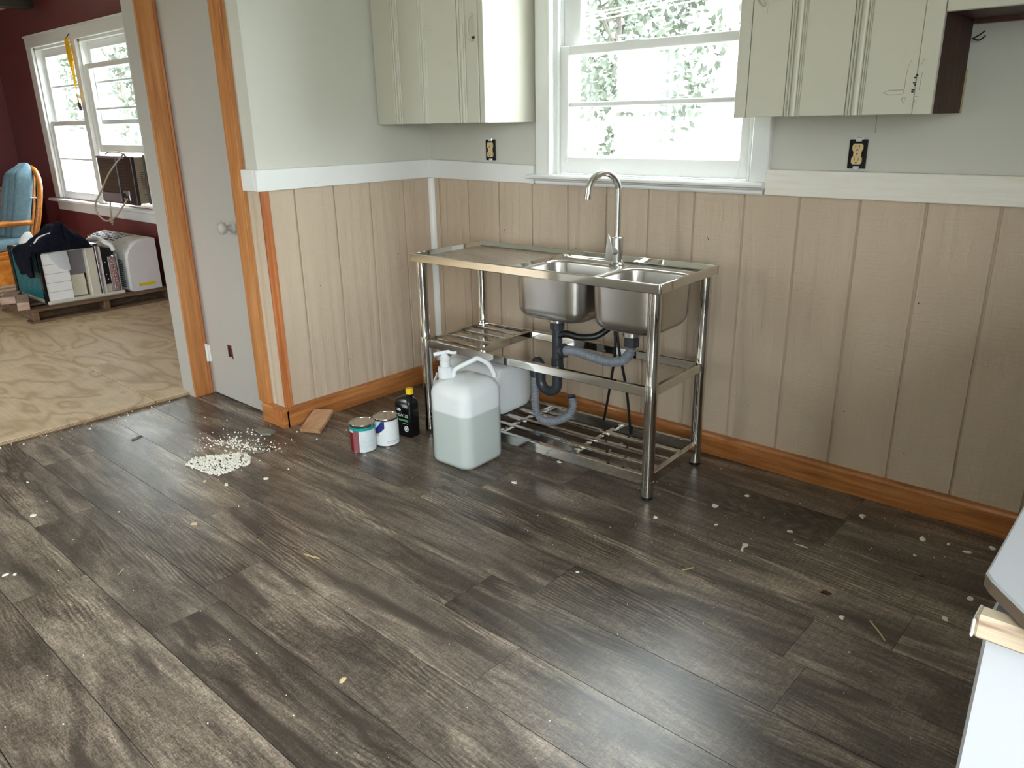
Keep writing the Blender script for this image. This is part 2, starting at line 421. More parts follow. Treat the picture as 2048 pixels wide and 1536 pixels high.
# ================================================================== SETTING
# ---- kitchen floor: base + planks
floor = struct(bx('floor', 'floor_seam_dark', -.77, 4.2, -5.4, .0, -.08, -.0045))
W = .2032
joints = {2: [1.34, 3.0], 3: [-.1, 1.12, 2.58], 4: [1.0, 2.38], 5: [.2, 1.72, 2.44], 6: [.35, 1.56, 2.9],
          7: [.54, 1.85], 8: [-.39, .95, 2.3], 9: [.15, 1.05, 2.6], 10: [.6, 1.9]}
for k in range(-1, 27):
    ya = -.23 - W*k + W; yb = ya - W
    ya = min(ya, -.002); yb = max(yb, -5.39)
    if ya - yb < .01: continue
    js = joints.get(k) or [random.uniform(-.3, .4) + 1.25*i for i in range(0, 4)]
    js = [-.768] + sorted(j for j in js if -.6 < j < 4.0) + [4.195]
    for a, b in zip(js, js[1:]):
        MB().box(a+.0006, b-.0006, yb+.0010, ya-.0010, -.0045, 0).build('plank', 'weathered_vinyl_plank', floor)
# ---- living room plywood
sub = struct(bx('floor_living', 'plywood_edge', -6.15, -.772, -4.7, 0, -.08, .0165))
sheets = [(-6.14, -4.07, -1.213, -.003), (-4.067, -1.637, -1.213, -.003), (-1.634, -.767, -1.213, -.003),
          (-6.14, -3.2, -2.433, -1.217), (-3.197, -.767, -2.433, -1.217), (-6.14, -4.4, -3.653, -2.437), (-4.397, -1.96, -3.653, -2.437), (-1.957, -.767, -3.653, -2.437),
          (-6.14, -3.2, -4.69, -3.657), (-3.197, -.767, -4.69, -3.657)]
for s in sheets: bx('plywood_sheet', 'plywood_subfloor', s[0], s[1], s[2], s[3], .002, .019, sub, .0012)
mb = MB()
for z in (.0045, .0095, .0145): mb.box(-.7672, -.7664, -4.69, -1.045, z-.0008, z+.0008)
mb.build('ply_layer_line', 'dark_red_wood', sub)
# ---- ceiling
struct(bx('ceiling', 'white_ceiling_paint', -6.3, 4.35, -5.55, .15, CEIL, CEIL+.1))
# ---- walls with openings
def wall_y(name, mat, x0, x1, y0, y1, hole=None, z1=CEIL):
    mb = MB()
    if hole is None: mb.box(x0, x1, y0, y1, 0, z1)
    else:
        a, b, c, d = hole
        mb.box(x0, a, y0, y1, 0, z1); mb.box(b, x1, y0, y1, 0, z1); mb.box(a, b, y0, y1, 0, c); mb.box(a, b, y0, y1, d, z1)
    return struct(mb.build(name, mat))
def wall_x(name, mat, y0, y1, x0, x1, hole=None, z1=CEIL):
    mb = MB()
    if hole is None: mb.box(x0, x1, y0, y1, 0, z1)
    else:
        a, b, c, d = hole
        mb.box(x0, x1, y0, a, 0, z1); mb.box(x0, x1, b, y1, 0, z1); mb.box(x0, x1, a, b, 0, c); mb.box(x0, x1, a, b, d, z1)
    return struct(mb.build(name, mat))
wall_back = wall_y('wall_back', 'white_wall_paint', -.14, 4.2, .006, .14, KW)
wall_left = wall_x('wall_left', 'white_wall_paint', -.955, .006, -.14, -.006)
wall_y('wall_closet_back', 'white_wall_paint', -.712, -.14, .006, .14)
wall_x('wall_closet', 'white_door_paint', -1.043, .006, -.83, -.712)
wall_y('wall_living_back', 'maroon_wall_paint', -6.15, -.83, .0, .14, LW)
wall_x('wall_living_left', 'maroon_wall_paint', -4.7, .14, -6.29, -6.15)
wall_y('wall_living_front', 'maroon_wall_paint', -6.15, -.83, -4.84, -4.7, LF)
wall_y('wall_front', 'white_wall_paint', -.83, 4.2, -5.54, -5.4)
wall_x('wall_right', 'white_wall_paint', -5.4, .14, 4.2, 4.34, RW)
struct(bx('wall_light_block', 'white_wall_paint', 3.6, 4.2, -2.0, 0, 0, CEIL))  # unseen block added to keep right-hand daylight off the back wall's right end
struct(bx('wall_opening_side', 'white_wall_paint', -.83, -.712, -5.4, -3.6, 0, CEIL))
struct(bx('wall_opening_header', 'white_wall_paint', -.83, -.712, -3.6, -1.043, 2.12, CEIL))
struct(bx('wall_closet_header', 'white_wall_paint', -.712, -.14, -.955, -.85, 2.08, CEIL))

# ---- wainscot siding (each board between grooves)
G = .0075
wains_b = struct(bx('wall_back_wainscot', 'groove_back_paint', -.0, 4.2, .0, .006, .0, 1.045))
xs = [.0] + [.0585 + .2032*k for k in range(0, 21)]
for a, b in zip(xs, xs[1:]):
    bx('siding_board', 'beige_painted_siding', a + (G/2 if a else .001), min(b, 4.199) - G/2, -.006, .0, .0, 1.045, wains_b, .0018)
wains_l = struct(bx('wall_left_wainscot', 'groove_back_paint', -.006, .0, -.955, .0, 0, 1.045))
ys = [-.952, -.8, -.5968, -.3936, -.1904, -.007]
for a, b in zip(ys, ys[1:]):
    bx('siding_board', 'beige_painted_siding', .0, .006, a + G/2, b - G/2, 0, 1.045, wains_l, .0018)
wains_e = struct(bx('wall_left_wainscot_end', 'beige_painted_siding', -.113, -.0, -.961, -.955, 0, 1.045))
bx('panel_seam', 'ink_grey', 2.1045, 2.1065, .0052, .0062, 1.245, 1.40, wall_back)
mb = MB(); rk = random.Random(21)
for x, z in [(1.545, .868), (1.55, .862)] + [(rk.uniform(.1, 2.5), rk.choice((rk.uniform(.12, .3), rk.uniform(.5, 1.0)))) for _ in range(16)]:
    mb.lathe([(.0022, 0), (.0018, .0008)], 8, T(x, -.006, z) @ RX(PI/2))
mb.build('nail_marks', 'ink_dark', wains_b)
mb = MB()
for _ in range(9): mb.lathe([(.002, 0), (.0016, .0008)], 8, T(.006, rk.uniform(-.85, -.1), rk.choice((rk.uniform(.12, .3), rk.uniform(.4, 1.0)))) @ RY(PI/2))
mb.build('nail_marks', 'ink_dark', wains_l)
# ---- chair rails
struct(bx('trim_1', 'white_trim_paint', -.006, .02, -.978, -.02, 1.043, 1.129, None, .0025))
struct(bx('trim_2', 'white_trim_paint', -.113, -.0062, -.977, -.955, 1.043, 1.130, None, .0025))
t3 = struct(MB().prism([(.0, 1.041), (.688, 1.037), (.688, 1.114), (.0, 1.129)], 1, -.02, .006).build('trim_3', 'white_trim_paint', None, None, .002))
struct(bx('trim_4', 'whitewashed_pine', 1.764, 4.2, -.024, .006, 1.037, 1.124, None, .002))
# white corner bead
mb = MB(); mb.prism([(.006, -.006), (.028, -.006), (.024, -.02), (.014, -.027), (.006, -.028)], 2, .09, 1.041)
struct(mb.build('trim_5', 'white_trim_paint', None, 40))
# ---- baseboards
bb = struct(MB().prism([(-.006, 0), (-.030, 0), (-.030, .078), (-.026, .088), (-.006, .09)], 0, .0, 4.2).build('baseboard_back', 'orange_pine', None, None, .0015))
# prism axis 0 uses (u=y, v=z)
bl = struct(MB().prism([(.006, 0), (.030, 0), (.030, .078), (.026, .088), (.006, .09)], 1, -.972, -.03).build('baseboard_left', 'orange_pine', None, None, .0015))
be = struct(MB().prism([(-.961, 0), (-.991, 0), (-.991, .078), (-.986, .088), (-.961, .09)], 0, -.15, .03).build('baseboard_end', 'orange_pine', None, None, .0015))
# splinter notch at the mitre
mb = MB(); mb.prism([(-.055, .088), (.012, .03), (.026, .062), (.024, .086)], 1, -.995, -.990)
mb.build('mitre_piece', 'orange_pine_edge', be, None, .001)
# ---- corner strip on the wall end, and door casings
struct(bx('trim_6', 'orange_pine_edge', .006, .02, -.967, -.928, .088, 1.043, None, .002))
struct(bx('trim_7', 'orange_pine_vertical', -.190, -.100, -.979, -.955, .085, 2.14, None, .002))
struct(bx('trim_8', 'orange_pine_vertical', -.712, -.699, -1.043, -.962, .0, 2.14, None, .002))
struct(bx('trim_9', 'orange_pine_edge', -.712, -.702, -.9615, -.946, .0, 2.14, None, .002))
struct(bx('trim_10', 'white_door_paint', -.195, -.14, -.955, -.90, .0, 2.08))
# ---- closet door
door = struct(empty('door_1', (0, 0, 0)))
mb = MB(); z0 = .012
hx0, hx1, hz0, hz1 = -.486, -.448, .235, .292
D0, D1 = -.945, -.912
mb.box(-.700, hx0, D0, D1, z0, 2.07); mb.box(hx1, -.195, D0, D1, z0, 2.07); mb.box(hx0, hx1, D0, D1, z0, hz0); mb.box(hx0, hx1, D0, D1, hz1, 2.07)
mb.box(hx0, hx1, D0+.022, D1, hz0, hz1)
mb.build('door_panel', 'white_door_paint', door)
mb = MB(); mb.box(hx0-.003, hx0+.004, D0-.0008, D0+.02, hz0, hz1); mb.box(hx1-.006, hx1+.003, D0-.0008, D0+.02, hz0-.006, hz1-.01); mb.box(hx0, hx1, D0-.0008, D0+.02, hz1-.003, hz1+.004)
mb.build('torn_wood', 'dark_red_wood', door)
mb = MB(); mb.box(hx0+.005, hx1-.006, D0+.012, D0+.023, hz0+.004, hz1-.006); mb.build('hole_backing', 'paint_chip_tan', door)
kM = T(-.288, -.945, .874) @ RX(PI/2)
kb = MB().lathe([(.026, 0), (.026, .004), (.021, .009), (.011, .012), (.010, .028), (.014, .033), (.024, .040), (.0275, .050), (.024, .060), (.012, .066), (.002, .067)], 24, kM).build('door_knob', 'white_door_paint', door, 50)
hg = bx('hinge', 'white_trim_paint', -.700, -.672, -.9495, -.945, .175, .262, door, .001)
MB().tube([(-.698, -.953, .173), (-.698, -.953, .264)], .006, 10).build('hinge_barrel', 'white_trim_paint', hg, 40)

# ---- kitchen window
def sash(parent, name, x0, x1, z0, z1, y0, y1, stile=.05, top=.04, bot=.06, muntins=(), mw=.02):
    s = empty(name); s.parent = parent
    for a, b in ((x0, x0+stile), (x1-stile, x1)): bx('stile', 'white_trim_paint', a, b, y0, y1, z0, z1, s, .003)
    bx('rail', 'white_trim_paint', x0+stile, x1-stile, y0, y1, z0, z0+bot, s, .003)
    bx('rail', 'white_trim_paint', x0+stile, x1-stile, y0, y1, z1-top, z1, s, .003)
    zz = [z0+bot] + list(muntins) + [z1-top]
    for m in muntins: bx('muntin', 'white_trim_paint', x0+stile, x1-stile, y0+.006, y1-.004, m-mw/2, m+mw/2, s, .003)
    ym = (y0+y1)/2
    for i in range(len(zz)-1):
        a = zz[i] + (mw/2 if i else 0); b = zz[i+1] - (mw/2 if i < len(zz)-2 else 0)
        bx('pane', 'window_glass', x0+stile-.003, x1-stile+.003, ym-.0015, ym+.0015, a-.003, b+.003, s)
    return s
win = struct(empty('window_1'))
x0, x1, z0, z1 = KW
# jamb liner
mb = MB(); mb.box(x0-.001, x0+.012, .0, .15, z0, z1); mb.build('jamb', 'white_trim_paint', win)
mb = MB(); mb.box(x1-.012, x1+.001, .0, .15, z0, z1); mb.build('jamb', 'white_trim_paint', win)
bx('head_jamb', 'white_trim_paint', x0, x1, .0, .15, z1-.012, z1+.001, win)
bx('outer_sill', 'white_trim_paint', x0, x1, .085, .22, z0-.03, z0+.012, win)
bx('casing', 'white_trim_paint', .703, .792, -.022, .006, 1.078, 2.15, win, .004)
bx('casing_bead', 'white_trim_paint', .776, .793, -.032, -.02, 1.078, 2.07, win, .004)
bx('casing', 'white_trim_paint', 1.702, 1.768, -.022, .006, 1.078, 2.15, win, .004)
bx('casing', 'white_trim_paint', .703, 1.768, -.022, .006, 2.06, 2.15, win, .004)
bx('stop_bead', 'white_trim_paint', x0+.012, x0+.024, .0, .014, z0, z1, win, .002)
bx('stop_bead', 'white_trim_paint', x1-.024, x1-.012, .0, .014, z0, z1, win, .002)
mb = MB(); mb.prism([(.09, 1.060), (-.046, 1.060), (-.052, 1.064), (-.053, 1.072), (-.048, 1.079), (.09, 1.082)], 0, .676, 1.766)
mb.build('window_stool', 'white_trim_paint', win, 40)
mb = MB(); mb.prism([(.004, 1.036), (-.018, 1.036), (-.022, 1.042), (-.022, 1.050), (-.034, 1.056), (-.034, 1.060), (.004, 1.060)], 0, .70, 1.755)
mb.build('window_apron', 'white_trim_paint', win, 30)
lo = sash(win, 'lower_sash', x0+.013, x1-.013, 1.084, 1.588, .015, .05, .052, .036, .068, (1.360,), .02)
up = sash(win, 'upper_sash', x0+.013, x1-.013, 1.552, 2.045, .054, .088, .085, .045, .036, (1.80,), .02)
mb = MB(); mb.box(1.13, 1.20, .018, .05, 1.588, 1.594); mb.lathe([(.014, 1.594), (.014, 1.602), (.006, 1.606)], 12, T(1.165, .034, 0)); mb.box(1.135, 1.165, .02, .03, 1.600, 1.608)
mb.build('sash_lock', 'galvanised', lo, 40)
bx('storm_pane', 'window_glass', x0+.04, x1-.04, .116, .119, z0+.012, z1-.012, win)
bx('storm_frame', 'galvanised', x0+.012, x0+.042, .11, .125, z0, z1, win); bx('storm_frame', 'galvanised', x1-.042, x1-.012, .11, .125, z0, z1, win)
# windows added to the unseen walls for their light get frames too
for nm, (a, b, c, d), yy in (('added_window_living', LF, -4.78),):
    wn = struct(empty(nm)); m_ = (a+b)/2
    sash(wn, 'sash_frame', a, m_, c, d, yy-.02, yy+.02, .05, .05, .06, ((c+d)/2,), .05)
    sash(wn, 'sash_frame', m_, b, c, d, yy-.02, yy+.02, .05, .05, .06, ((c+d)/2,), .05)

wn = struct(empty('added_window_right'))  # frame of the added, unseen light-giving window on the right
for k in range(2):
    ya_ = RW[0] + (RW[1]-RW[0])/2*k; yb_ = ya_ + (RW[1]-RW[0])/2
    for nm, v in (('stile', (ya_, ya_+.05, RW[2], RW[3])), ('stile', (yb_-.05, yb_, RW[2], RW[3])), ('rail', (ya_+.05, yb_-.05, RW[2], RW[2]+.06)), ('rail', (ya_+.05, yb_-.05, RW[3]-.05, RW[3])), ('rail', (ya_+.05, yb_-.05, 1.30, 1.35))):
        bx(nm, 'white_trim_paint', 4.25, 4.29, v[0], v[1], v[2], v[3], wn, .003)
    bx('pane', 'window_glass', 4.268, 4.271, ya_+.045, yb_-.045, RW[2]+.05, RW[3]-.045, wn)
# ---- living room double window
w2 = struct(empty('window_2'))
x0, x1, z0, z1 = LW
xm0, xm1 = -4.205, -4.115
for a, b in ((-5.235, x0+.01), (x1-.01, -3.075)): bx('casing', 'white_trim_paint', a, b, -.024, .0, .70, 2.08, w2, .004)
bx('casing', 'white_trim_paint', -5.235, -3.075, -.026, .0, 1.985, 2.08, w2, .004)
bx('drip_cap', 'white_trim_paint', -5.25, -3.06, -.034, .0, 2.072, 2.088, w2, .003)
bx('mullion', 'white_trim_paint', xm0, xm1, -.024, .13, .70, 1.99, w2, .004)
for a in (x0, xm1, xm0-.03, x1-.03): bx('jamb', 'white_trim_paint', a, a+.03, .0, .15, .70, 1.99, w2)
bx('head_jamb', 'white_trim_paint', x0, x1, .0, .15, 1.965, 2.0, w2)
MB().prism([(.12, .668), (-.06, .668), (-.066, .676), (-.06, .692), (.12, .704)], 0, -5.32, -3.0).build('window_stool', 'white_trim_paint', w2, 40)
bx('window_apron', 'white_trim_paint', -5.22, -3.08, -.02, .0, .59, .668, w2, .004)
sash(w2, 'lower_sash', x0+.03, xm0-.03, .705, 1.372, .012, .046, .055, .04, .06, (1.05,), .018)
sash(w2, 'upper_sash', x0+.03, xm0-.03, 1.335, 1.965, .05, .084, .06, .06, .038, (1.66,), .018)
sash(w2, 'lower_sash', xm1+.03, x1-.03, 1.118, 1.80, .012, .046, .055, .04, .06, (1.455,), .018)
sash(w2, 'upper_sash', xm1+.03, x1-.03, 1.335, 1.965, .05, .084, .06, .06, .038, (1.66,), .018)
for a, b in ((x0+.03, xm0-.03), (xm1+.03, x1-.03)): bx('storm_pane', 'window_glass', a, b, .108, .111, .71 if a < -4.2 else 1.12, 1.965, w2)
bx('storm_rail', 'white_trim_paint', xm1, x1, .10, .12, 1.33, 1.37, w2); bx('storm_rail', 'white_trim_paint', x0, xm0, .10, .12, 1.33, 1.37, w2)
struct(MB().prism([(-4.93, 2.35), (-4.93, 2.27), (-4.77, 2.27), (-4.77, 2.35)], 1, -4.6, -.05).build('trim_11', 'dark_beam'))

# ================================================================== OUTSIDE
struct(bx('ground_outside', 'lawn_grass', -60, 60, .3, 70, -.75, -.6))
struct(bx('ground_front', 'lawn_grass', -60, 60, -70, -5.7, -.75, -.6))
def tree(name, x, y, h, r, mat, n, label):
    t = empty(name, (x, y, -.6), label=label, cat='tree', group='trees beyond the windows')
    rd = random.Random(int(x*31+y*7))
    mb = MB(); mb.tube(spline([(0, 0, 0), (.1, .05, h*.3), (-.05, .1, h*.6), (.1, 0, h*.9)], 12), lambda q: .14*(1-q*.8), 8)
    for k in range(5):
        a = rd.uniform(0, 6.28); z = h*rd.uniform(.3, .6)
        mb.tube([(0, 0, z), (math.cos(a)*r*.4, math.sin(a)*r*.4, z+r*.5), (math.cos(a)*r*.7, math.sin(a)*r*.7, z+r*.8)], lambda q: .05*(1-q*.7), 6)
    mb.build('trunk', 'bark', t)
    vs, fs = [], []
    for k in range(n):
        d = Vector((rd.gauss(0, 1), rd.gauss(0, 1), rd.gauss(0, 1))).normalized()*(rd.random()**.4)
        p = Vector((d.x*r, d.y*r, h*.58 + d.z*h*.46)); 
        if noise.noise(p*.9 + Vector((x, y, 0))) < -.12: continue
        s = rd.uniform(.06, .15)
        u = Vector((rd.gauss(0, 1), rd.gauss(0, 1), rd.gauss(0, 1))).normalized(); v = u.orthogonal().normalized(); i = len(vs)
        vs += [p-u*s, p+v*s*.5, p+u*s, p-v*s*.5]; fs.append((i, i+1, i+2, i+3))
    me = bpy.data.meshes.new('foliage'); me.from_pydata(vs, [], fs); me.materials.append(MATS[mat])
    o = bpy.data.objects.new('foliage', me); o.parent = t; COL.objects.link(o); o['kind'] = 'stuff'
tree('leafy_tree', -8.6, 14.0, 7.5, 2.9, 'tree_leaves', 10000, 'broad green tree seen left of centre through the kitchen window')
tree('leafy_tree', -3.2, 15.5, 8.5, 2.8, 'tree_leaves', 12000, 'dense green tree seen at the right through the kitchen window')
tree('leafy_tree', -15.5, 20.0, 9.5, 3.6, 'tree_leaves', 9000, 'tall green tree seen at the left edge of the kitchen window')
tree('leafy_tree', -31.0, 7.5, 6.5, 3.0, 'tree_leaves_pale', 4000, 'pale tree seen through the left half of the living room window')
tree('leafy_tree', -24.5, 8.8, 7.0, 2.8, 'tree_leaves', 4000, 'green tree seen through the right half of the living room window')
pl = MB()
for dz in (0, .07, .13): pl.tube([(-11, 10, 2.85+dz), (-6.5, 10, 3.02+dz), (-1, 10, 3.35+dz)], .012, 6)
tag(pl.build('power_line', 'ink_grey'), 'three thin utility wires crossing the sky outside the kitchen window', 'power line')

# ================================================================== SINK
TH = .0469
sink = empty('utility_sink', (.5153, -.6089, 0), (0, 0, TH), 'freestanding stainless double sink on tubular legs under the kitchen window', 'sink')
L, D, ZT, ZB = 1.165, .441, .79, .757
# outer frame with raised rim
mb = MB()
mb.box(0, L, 0, .011, ZB, ZT); mb.box(0, L, D-.011, D, ZB, ZT); mb.box(0, .011, .011, D-.011, ZB, ZT); mb.box(L-.011, L, .011, D-.011, ZB, ZT)
mb.build('apron_frame', 'polished_steel', sink, 35, .003, 2)
# sloped inner rim
mb = MB()
o_ = [(.011, .011), (L-.011, .011), (L-.011, D-.011), (.011, D-.011)]; i_ = [(.026, .020), (L-.02, .020), (L-.02, D-.024), (.026, D-.024)]
mb.loft([[Vector((x, y, .789)) for x, y in o_], [Vector((x, y, .7735)) for x, y in i_]], False, False)
mb.build('inner_rim', 'polished_steel', sink)
ZD = .7735; ZL = .765
bx('drainboard', 'brushed_steel', .024, .480, .018, D-.02, ZD-.002, ZD, sink)
mb = MB(); mb.prism([(.480, ZD), (.480, ZD-.002), (.502, ZL-.002), (.502, ZL)], 1, .018, D-.02); mb.build('step_edge', 'polished_steel', sink)
def basin(cx, cy, w, d, c0, c1, drain):
    mb = MB(); n = 7
    outer = ring(c1-c0, D-.038, .001, ZL, n, (c0+c1)/2, D/2-.001)
    rs = [outer, ring(w+.014, d+.014, .072, ZL, n, cx, cy), ring(w+.004, d+.004, .068, ZL-.003, n, cx, cy), ring(w, d, .066, ZL-.012, n, cx, cy)]
    zb = .585; rb = .045
    rs.append(ring(w-.008, d-.008, .064, zb+rb, n, cx, cy))
    for k in range(1, 6):
        a = PI/2*k/5; ins = rb*(1-math.cos(a)); rs.append(ring(w-.008-2*ins, d-.008-2*ins, max(.064-ins*.4, .02), zb+rb-rb*math.sin(a), n, cx, cy))
    rs.append(ring(.09, .09, .0449, zb-.003, n, drain[0], drain[1]))
    mb.loft(rs, False, False)
    # outside skin
    e = .003
    rs2 = [ring(w+e, d+e, .068, ZL-.006, n, cx, cy), ring(w-.008+e, d-.008+e, .066, zb+rb, n, cx, cy)]
    for k in range(1, 6):
        a = PI/2*k/5; ins = rb*(1-math.cos(a)); rs2.append(ring(w-.008+e-2*ins, d-.008+e-2*ins, max(.066-ins*.4, .02), zb+rb-rb*math.sin(a)-.002, n, cx, cy))
    rs2.append(ring(.09, .09, .0449, zb-.006, n, drain[0], drain[1]))
    mb.loft(rs2, False, True)
    b = mb.build('basin', 'basin_steel', sink, 50)
    M_ = T(drain[0], drain[1], 0)
    MB().lathe([(.043, .583), (.043, .5865), (.034, .5865), (.030, .580), (.006, .579)], 24, M_).build('drain_strainer', 'polished_steel', b, 40)
    return b
basin(.662, .190, .318, .290, .502, .836, (.61, .2))
basin(.988, .196, .276, .296, .836, L-.019, (.95, .2))
# legs
for i, (a, b) in enumerate(((.033, .033), (L-.033, .033), (L-.033, D-.033), (.033, D-.033))):
    M_ = T(a, b, 0)
    lg = MB().lathe([(.0235, .012), (.0235, .072), (.0222, .0725), (.0222, .37), (.0228, .372), (.0228, .44), (.0222, .442), (.0222, .665), (.0228, .667), (.0228, .757)], 28, M_).build('leg', 'polished_steel', sink, 35)
    MB().lathe([(.019, 0), (.022, .003), (.022, .013)], 20, M_).build('foot', 'black_rubber', lg, 40)
# middle rails
def rail(name, a0, a1, b0, b1, z0, z1, mat='polished_steel'): return bx(name, mat, a0, a1, b0, b1, z0, z1, sink, .0025)
rail('rail', .05, L-.05, .022, .044, .388, .422); rail('rail', .05, L-.05, D-.044, D-.022, .388, .422)
rail('rail', L-.044, L-.022, .05, D-.05, .388, .422); rail('rail', .022, .044, .05, D-.05, .388, .422)
rail('shelf_end_bar', .300, .322, .044, D-.044, .390, .420)
for b in (.085, .175, .265, .350): rail('shelf_slat', .044, .300, b, b+.042, .402, .414)
# bottom rack
rail('rail', .05, L-.05, .022, .044, .052, .094); rail('rail', .05, L-.05, D-.044, D-.022, .052, .094)
rail('rail', L-.044, L-.022, .05, D-.05, .052, .094); rail('rail', .022, .044, .05, D-.05, .052, .094)
for b in (.110, .195, .285): rail('rack_slat', .044, L-.044, b, b+.022, .080, .092)
for a in (.402, .768): rail('rack_crossbar', a, a+.022, .044, D-.044, .066, .079)
# drains and pipes
def lat(name, prof, a, b, mat, par=sink, n=24): return MB().lathe(prof, n, T(a, b, 0)).build(name, mat, par, 35)
lat('drain_cup', [(.040, .581), (.040, .576), (.034, .572), (.034, .548), (.024, .546)], .61, .2, 'satin_faucet')
lat('drain_cup', [(.040, .581), (.040, .576), (.034, .572), (.034, .542), (.024, .540)], .95, .2, 'satin_faucet')
def nut(a, b, z0, z1, r=.030):
    mb = MB(); rings = []
    for z in (z0, z1): rings.append([Vector((a+(r if k % 2 else r*.93)*math.cos(2*PI*k/24), b+(r if k % 2 else r*.93)*math.sin(2*PI*k/24), z)) for k in range(24)])
    mb.loft(rings); return mb.build('pipe_nut', 'dark_grey_plastic', sink, None, .002)
nut(.61, .2, .516, .546); nut(.95, .2, .502, .540, .029)
lat('standpipe', [(.0205, .35), (.0205, .516)], .61, .2, 'dark_grey_plastic')
nut(.61, .2, .340, .372, .0275); lat('pipe_collar', [(.0245, .372), (.0245, .395), (.0205, .40)], .61, .2, 'dark_grey_plastic')
# branch collar angled towards the hose
mb = MB(); Mb = T(.622, .195, .428) @ RY(PI/2*.82)
mb.lathe([(.017, 0), (.017, .014), (.028, .014), (.029, .030), (.022, .032)], 22, Mb); mb.build('branch_collar', 'dark_grey_plastic', sink, 35)
def corr(name, pts, r, mat, n=460, per=.0100, amp=.34, par=sink):
    P = spline(pts, n); ln = [0]
    for a, b in zip(P, P[1:]): ln.append(ln[-1]+(b-a).length)
    tot = ln[-1]
    return MB().tube(P, lambda t: r*(1-amp*.7+amp*(.5+.5*math.sin(ln[min(int(t*n+.5), n)]/per*2*PI))), 14).build(name, mat, par, 80)
corr('corrugated_hose', [(.655, .192, .436), (.70, .190, .444), (.78, .190, .434), (.86, .192, .428), (.915, .196, .442), (.946, .2, .478), (.95, .2, .505)], .0175, 'grey_hose_plastic')
MB().tube(spline([(.612, .195, .487), (.650, .205, .502), (.70, .225, .492), (.76, .26, .500), (.80, .31, .545), (.805, .345, .60)], 60), .0135, 12).build('overflow_hose', 'black_rubber', sink, 60)
tr_pts = [(.61, .2, .345), (.61, .2, .300)] + [(.5675 + .0425*math.cos(a), .2, .290 + .0425*math.sin(a)) for a in [-PI*k/10 for k in range(1, 11)]] + [(.525, .2, .33), (.522, .2, .352), (.510, .2, .366), (.499, .2, .352), (.497, .2, .335)]
MB().tube(spline(tr_pts, 70), .0205, 16).build('pipe_trap', 'dark_grey_plastic', sink, 60)
lat('hose_cuff', [(.0205, .345), (.0215, .335), (.0215, .300), (.017, .296)], .495, .2, 'dark_grey_plastic')
corr('corrugated_hose', [(.495, .2, .300), (.495, .2, .24), (.497, .2, .17), (.515, .198, .124), (.56, .198, .112), (.61, .205, .126), (.655, .215, .155), (.672, .225, .195), (.660, .235, .222)], .0165, 'grey_hose_plastic')
MB().tube([(.657, .237, .226), (.652, .240, .234)], .0165, 14).build('hose_end', 'dark_grey_plastic', sink, 40)
MB().tube(spline([(.770, .345, .62), (.80, .33, .45), (.765, .355, .27), (.725, .375, .10)], 40), .0055, 8).build('supply_hose', 'black_rubber', sink, 60)
MB().tube(spline([(.785, .345, .62), (.812, .335, .45), (.835, .37, .25), (.845, .395, .06)], 40), .0055, 8).build('supply_hose', 'black_rubber', sink, 60)
# faucet
FA, FB = .775, .364
fa = MB().lathe([(.031, ZL), (.031, ZL+.004), (.026, ZL+.010), (.0235, ZL+.012), (.0235, ZL+.105), (.020, ZL+.108), (.013, ZL+.108)], 28, T(FA, FB, 0)).build('faucet_body', 'satin_faucet', sink, 35)
R_ = .068; zc = 1.045; sa = -1.95
arc = [(FA, FB, ZL+.10), (FA, FB, .92), (FA, FB, zc)]
arc += [(FA + R_*(1-math.cos(t))*math.cos(sa), FB + R_*(1-math.cos(t))*math.sin(sa), zc + R_*math.sin(t)) for t in [PI*.93*k/16 for k in range(1, 17)]]
e = arc[-1]; arc.append((e[0]+.004*math.cos(sa), e[1]+.004*math.sin(sa), e[2]-.035))
MB().tube(spline(arc, 70), .0128, 18).build('faucet_spout', 'satin_faucet', fa, 60)
MB().tube([(arc[-1][0], arc[-1][1], arc[-1][2]+.012), (arc[-1][0]+.001*math.cos(sa), arc[-1][1]+.001*math.sin(sa), arc[-1][2]-.003)], .0138, 18).build('faucet_tip', 'polished_steel', fa, 40)
ha = -PI*.52
hd = Vector((math.cos(ha), math.sin(ha), 0)); hc = Vector((FA, FB, ZL+.052))
MB().tube([hc + hd*.015, hc + hd*.048], .0165, 18).build('handle_stub', 'satin_faucet', fa, 40)
# flat teardrop lever
side = Vector((-hd.y, hd.x, 0)); mb = MB(); rings = []
for off in (.046, .052):
    prof = [(.0, -.034), (.014, -.028), (.0185, -.012), (.0165, .006), (.012, .030), (.0085, .056), (.006, .066), (0, .070), (-.006, .066), (-.0085, .056), (-.012, .030), (-.0165, .006), (-.0185, -.012), (-.014, -.028)]
    rings.append([hc + hd*(off + max(0, z)*.10) + side*u + Vector((0, 0, z)) for u, z in prof])
mb.loft(rings); mb.build('faucet_lever', 'satin_faucet', fa, 40, .0015)

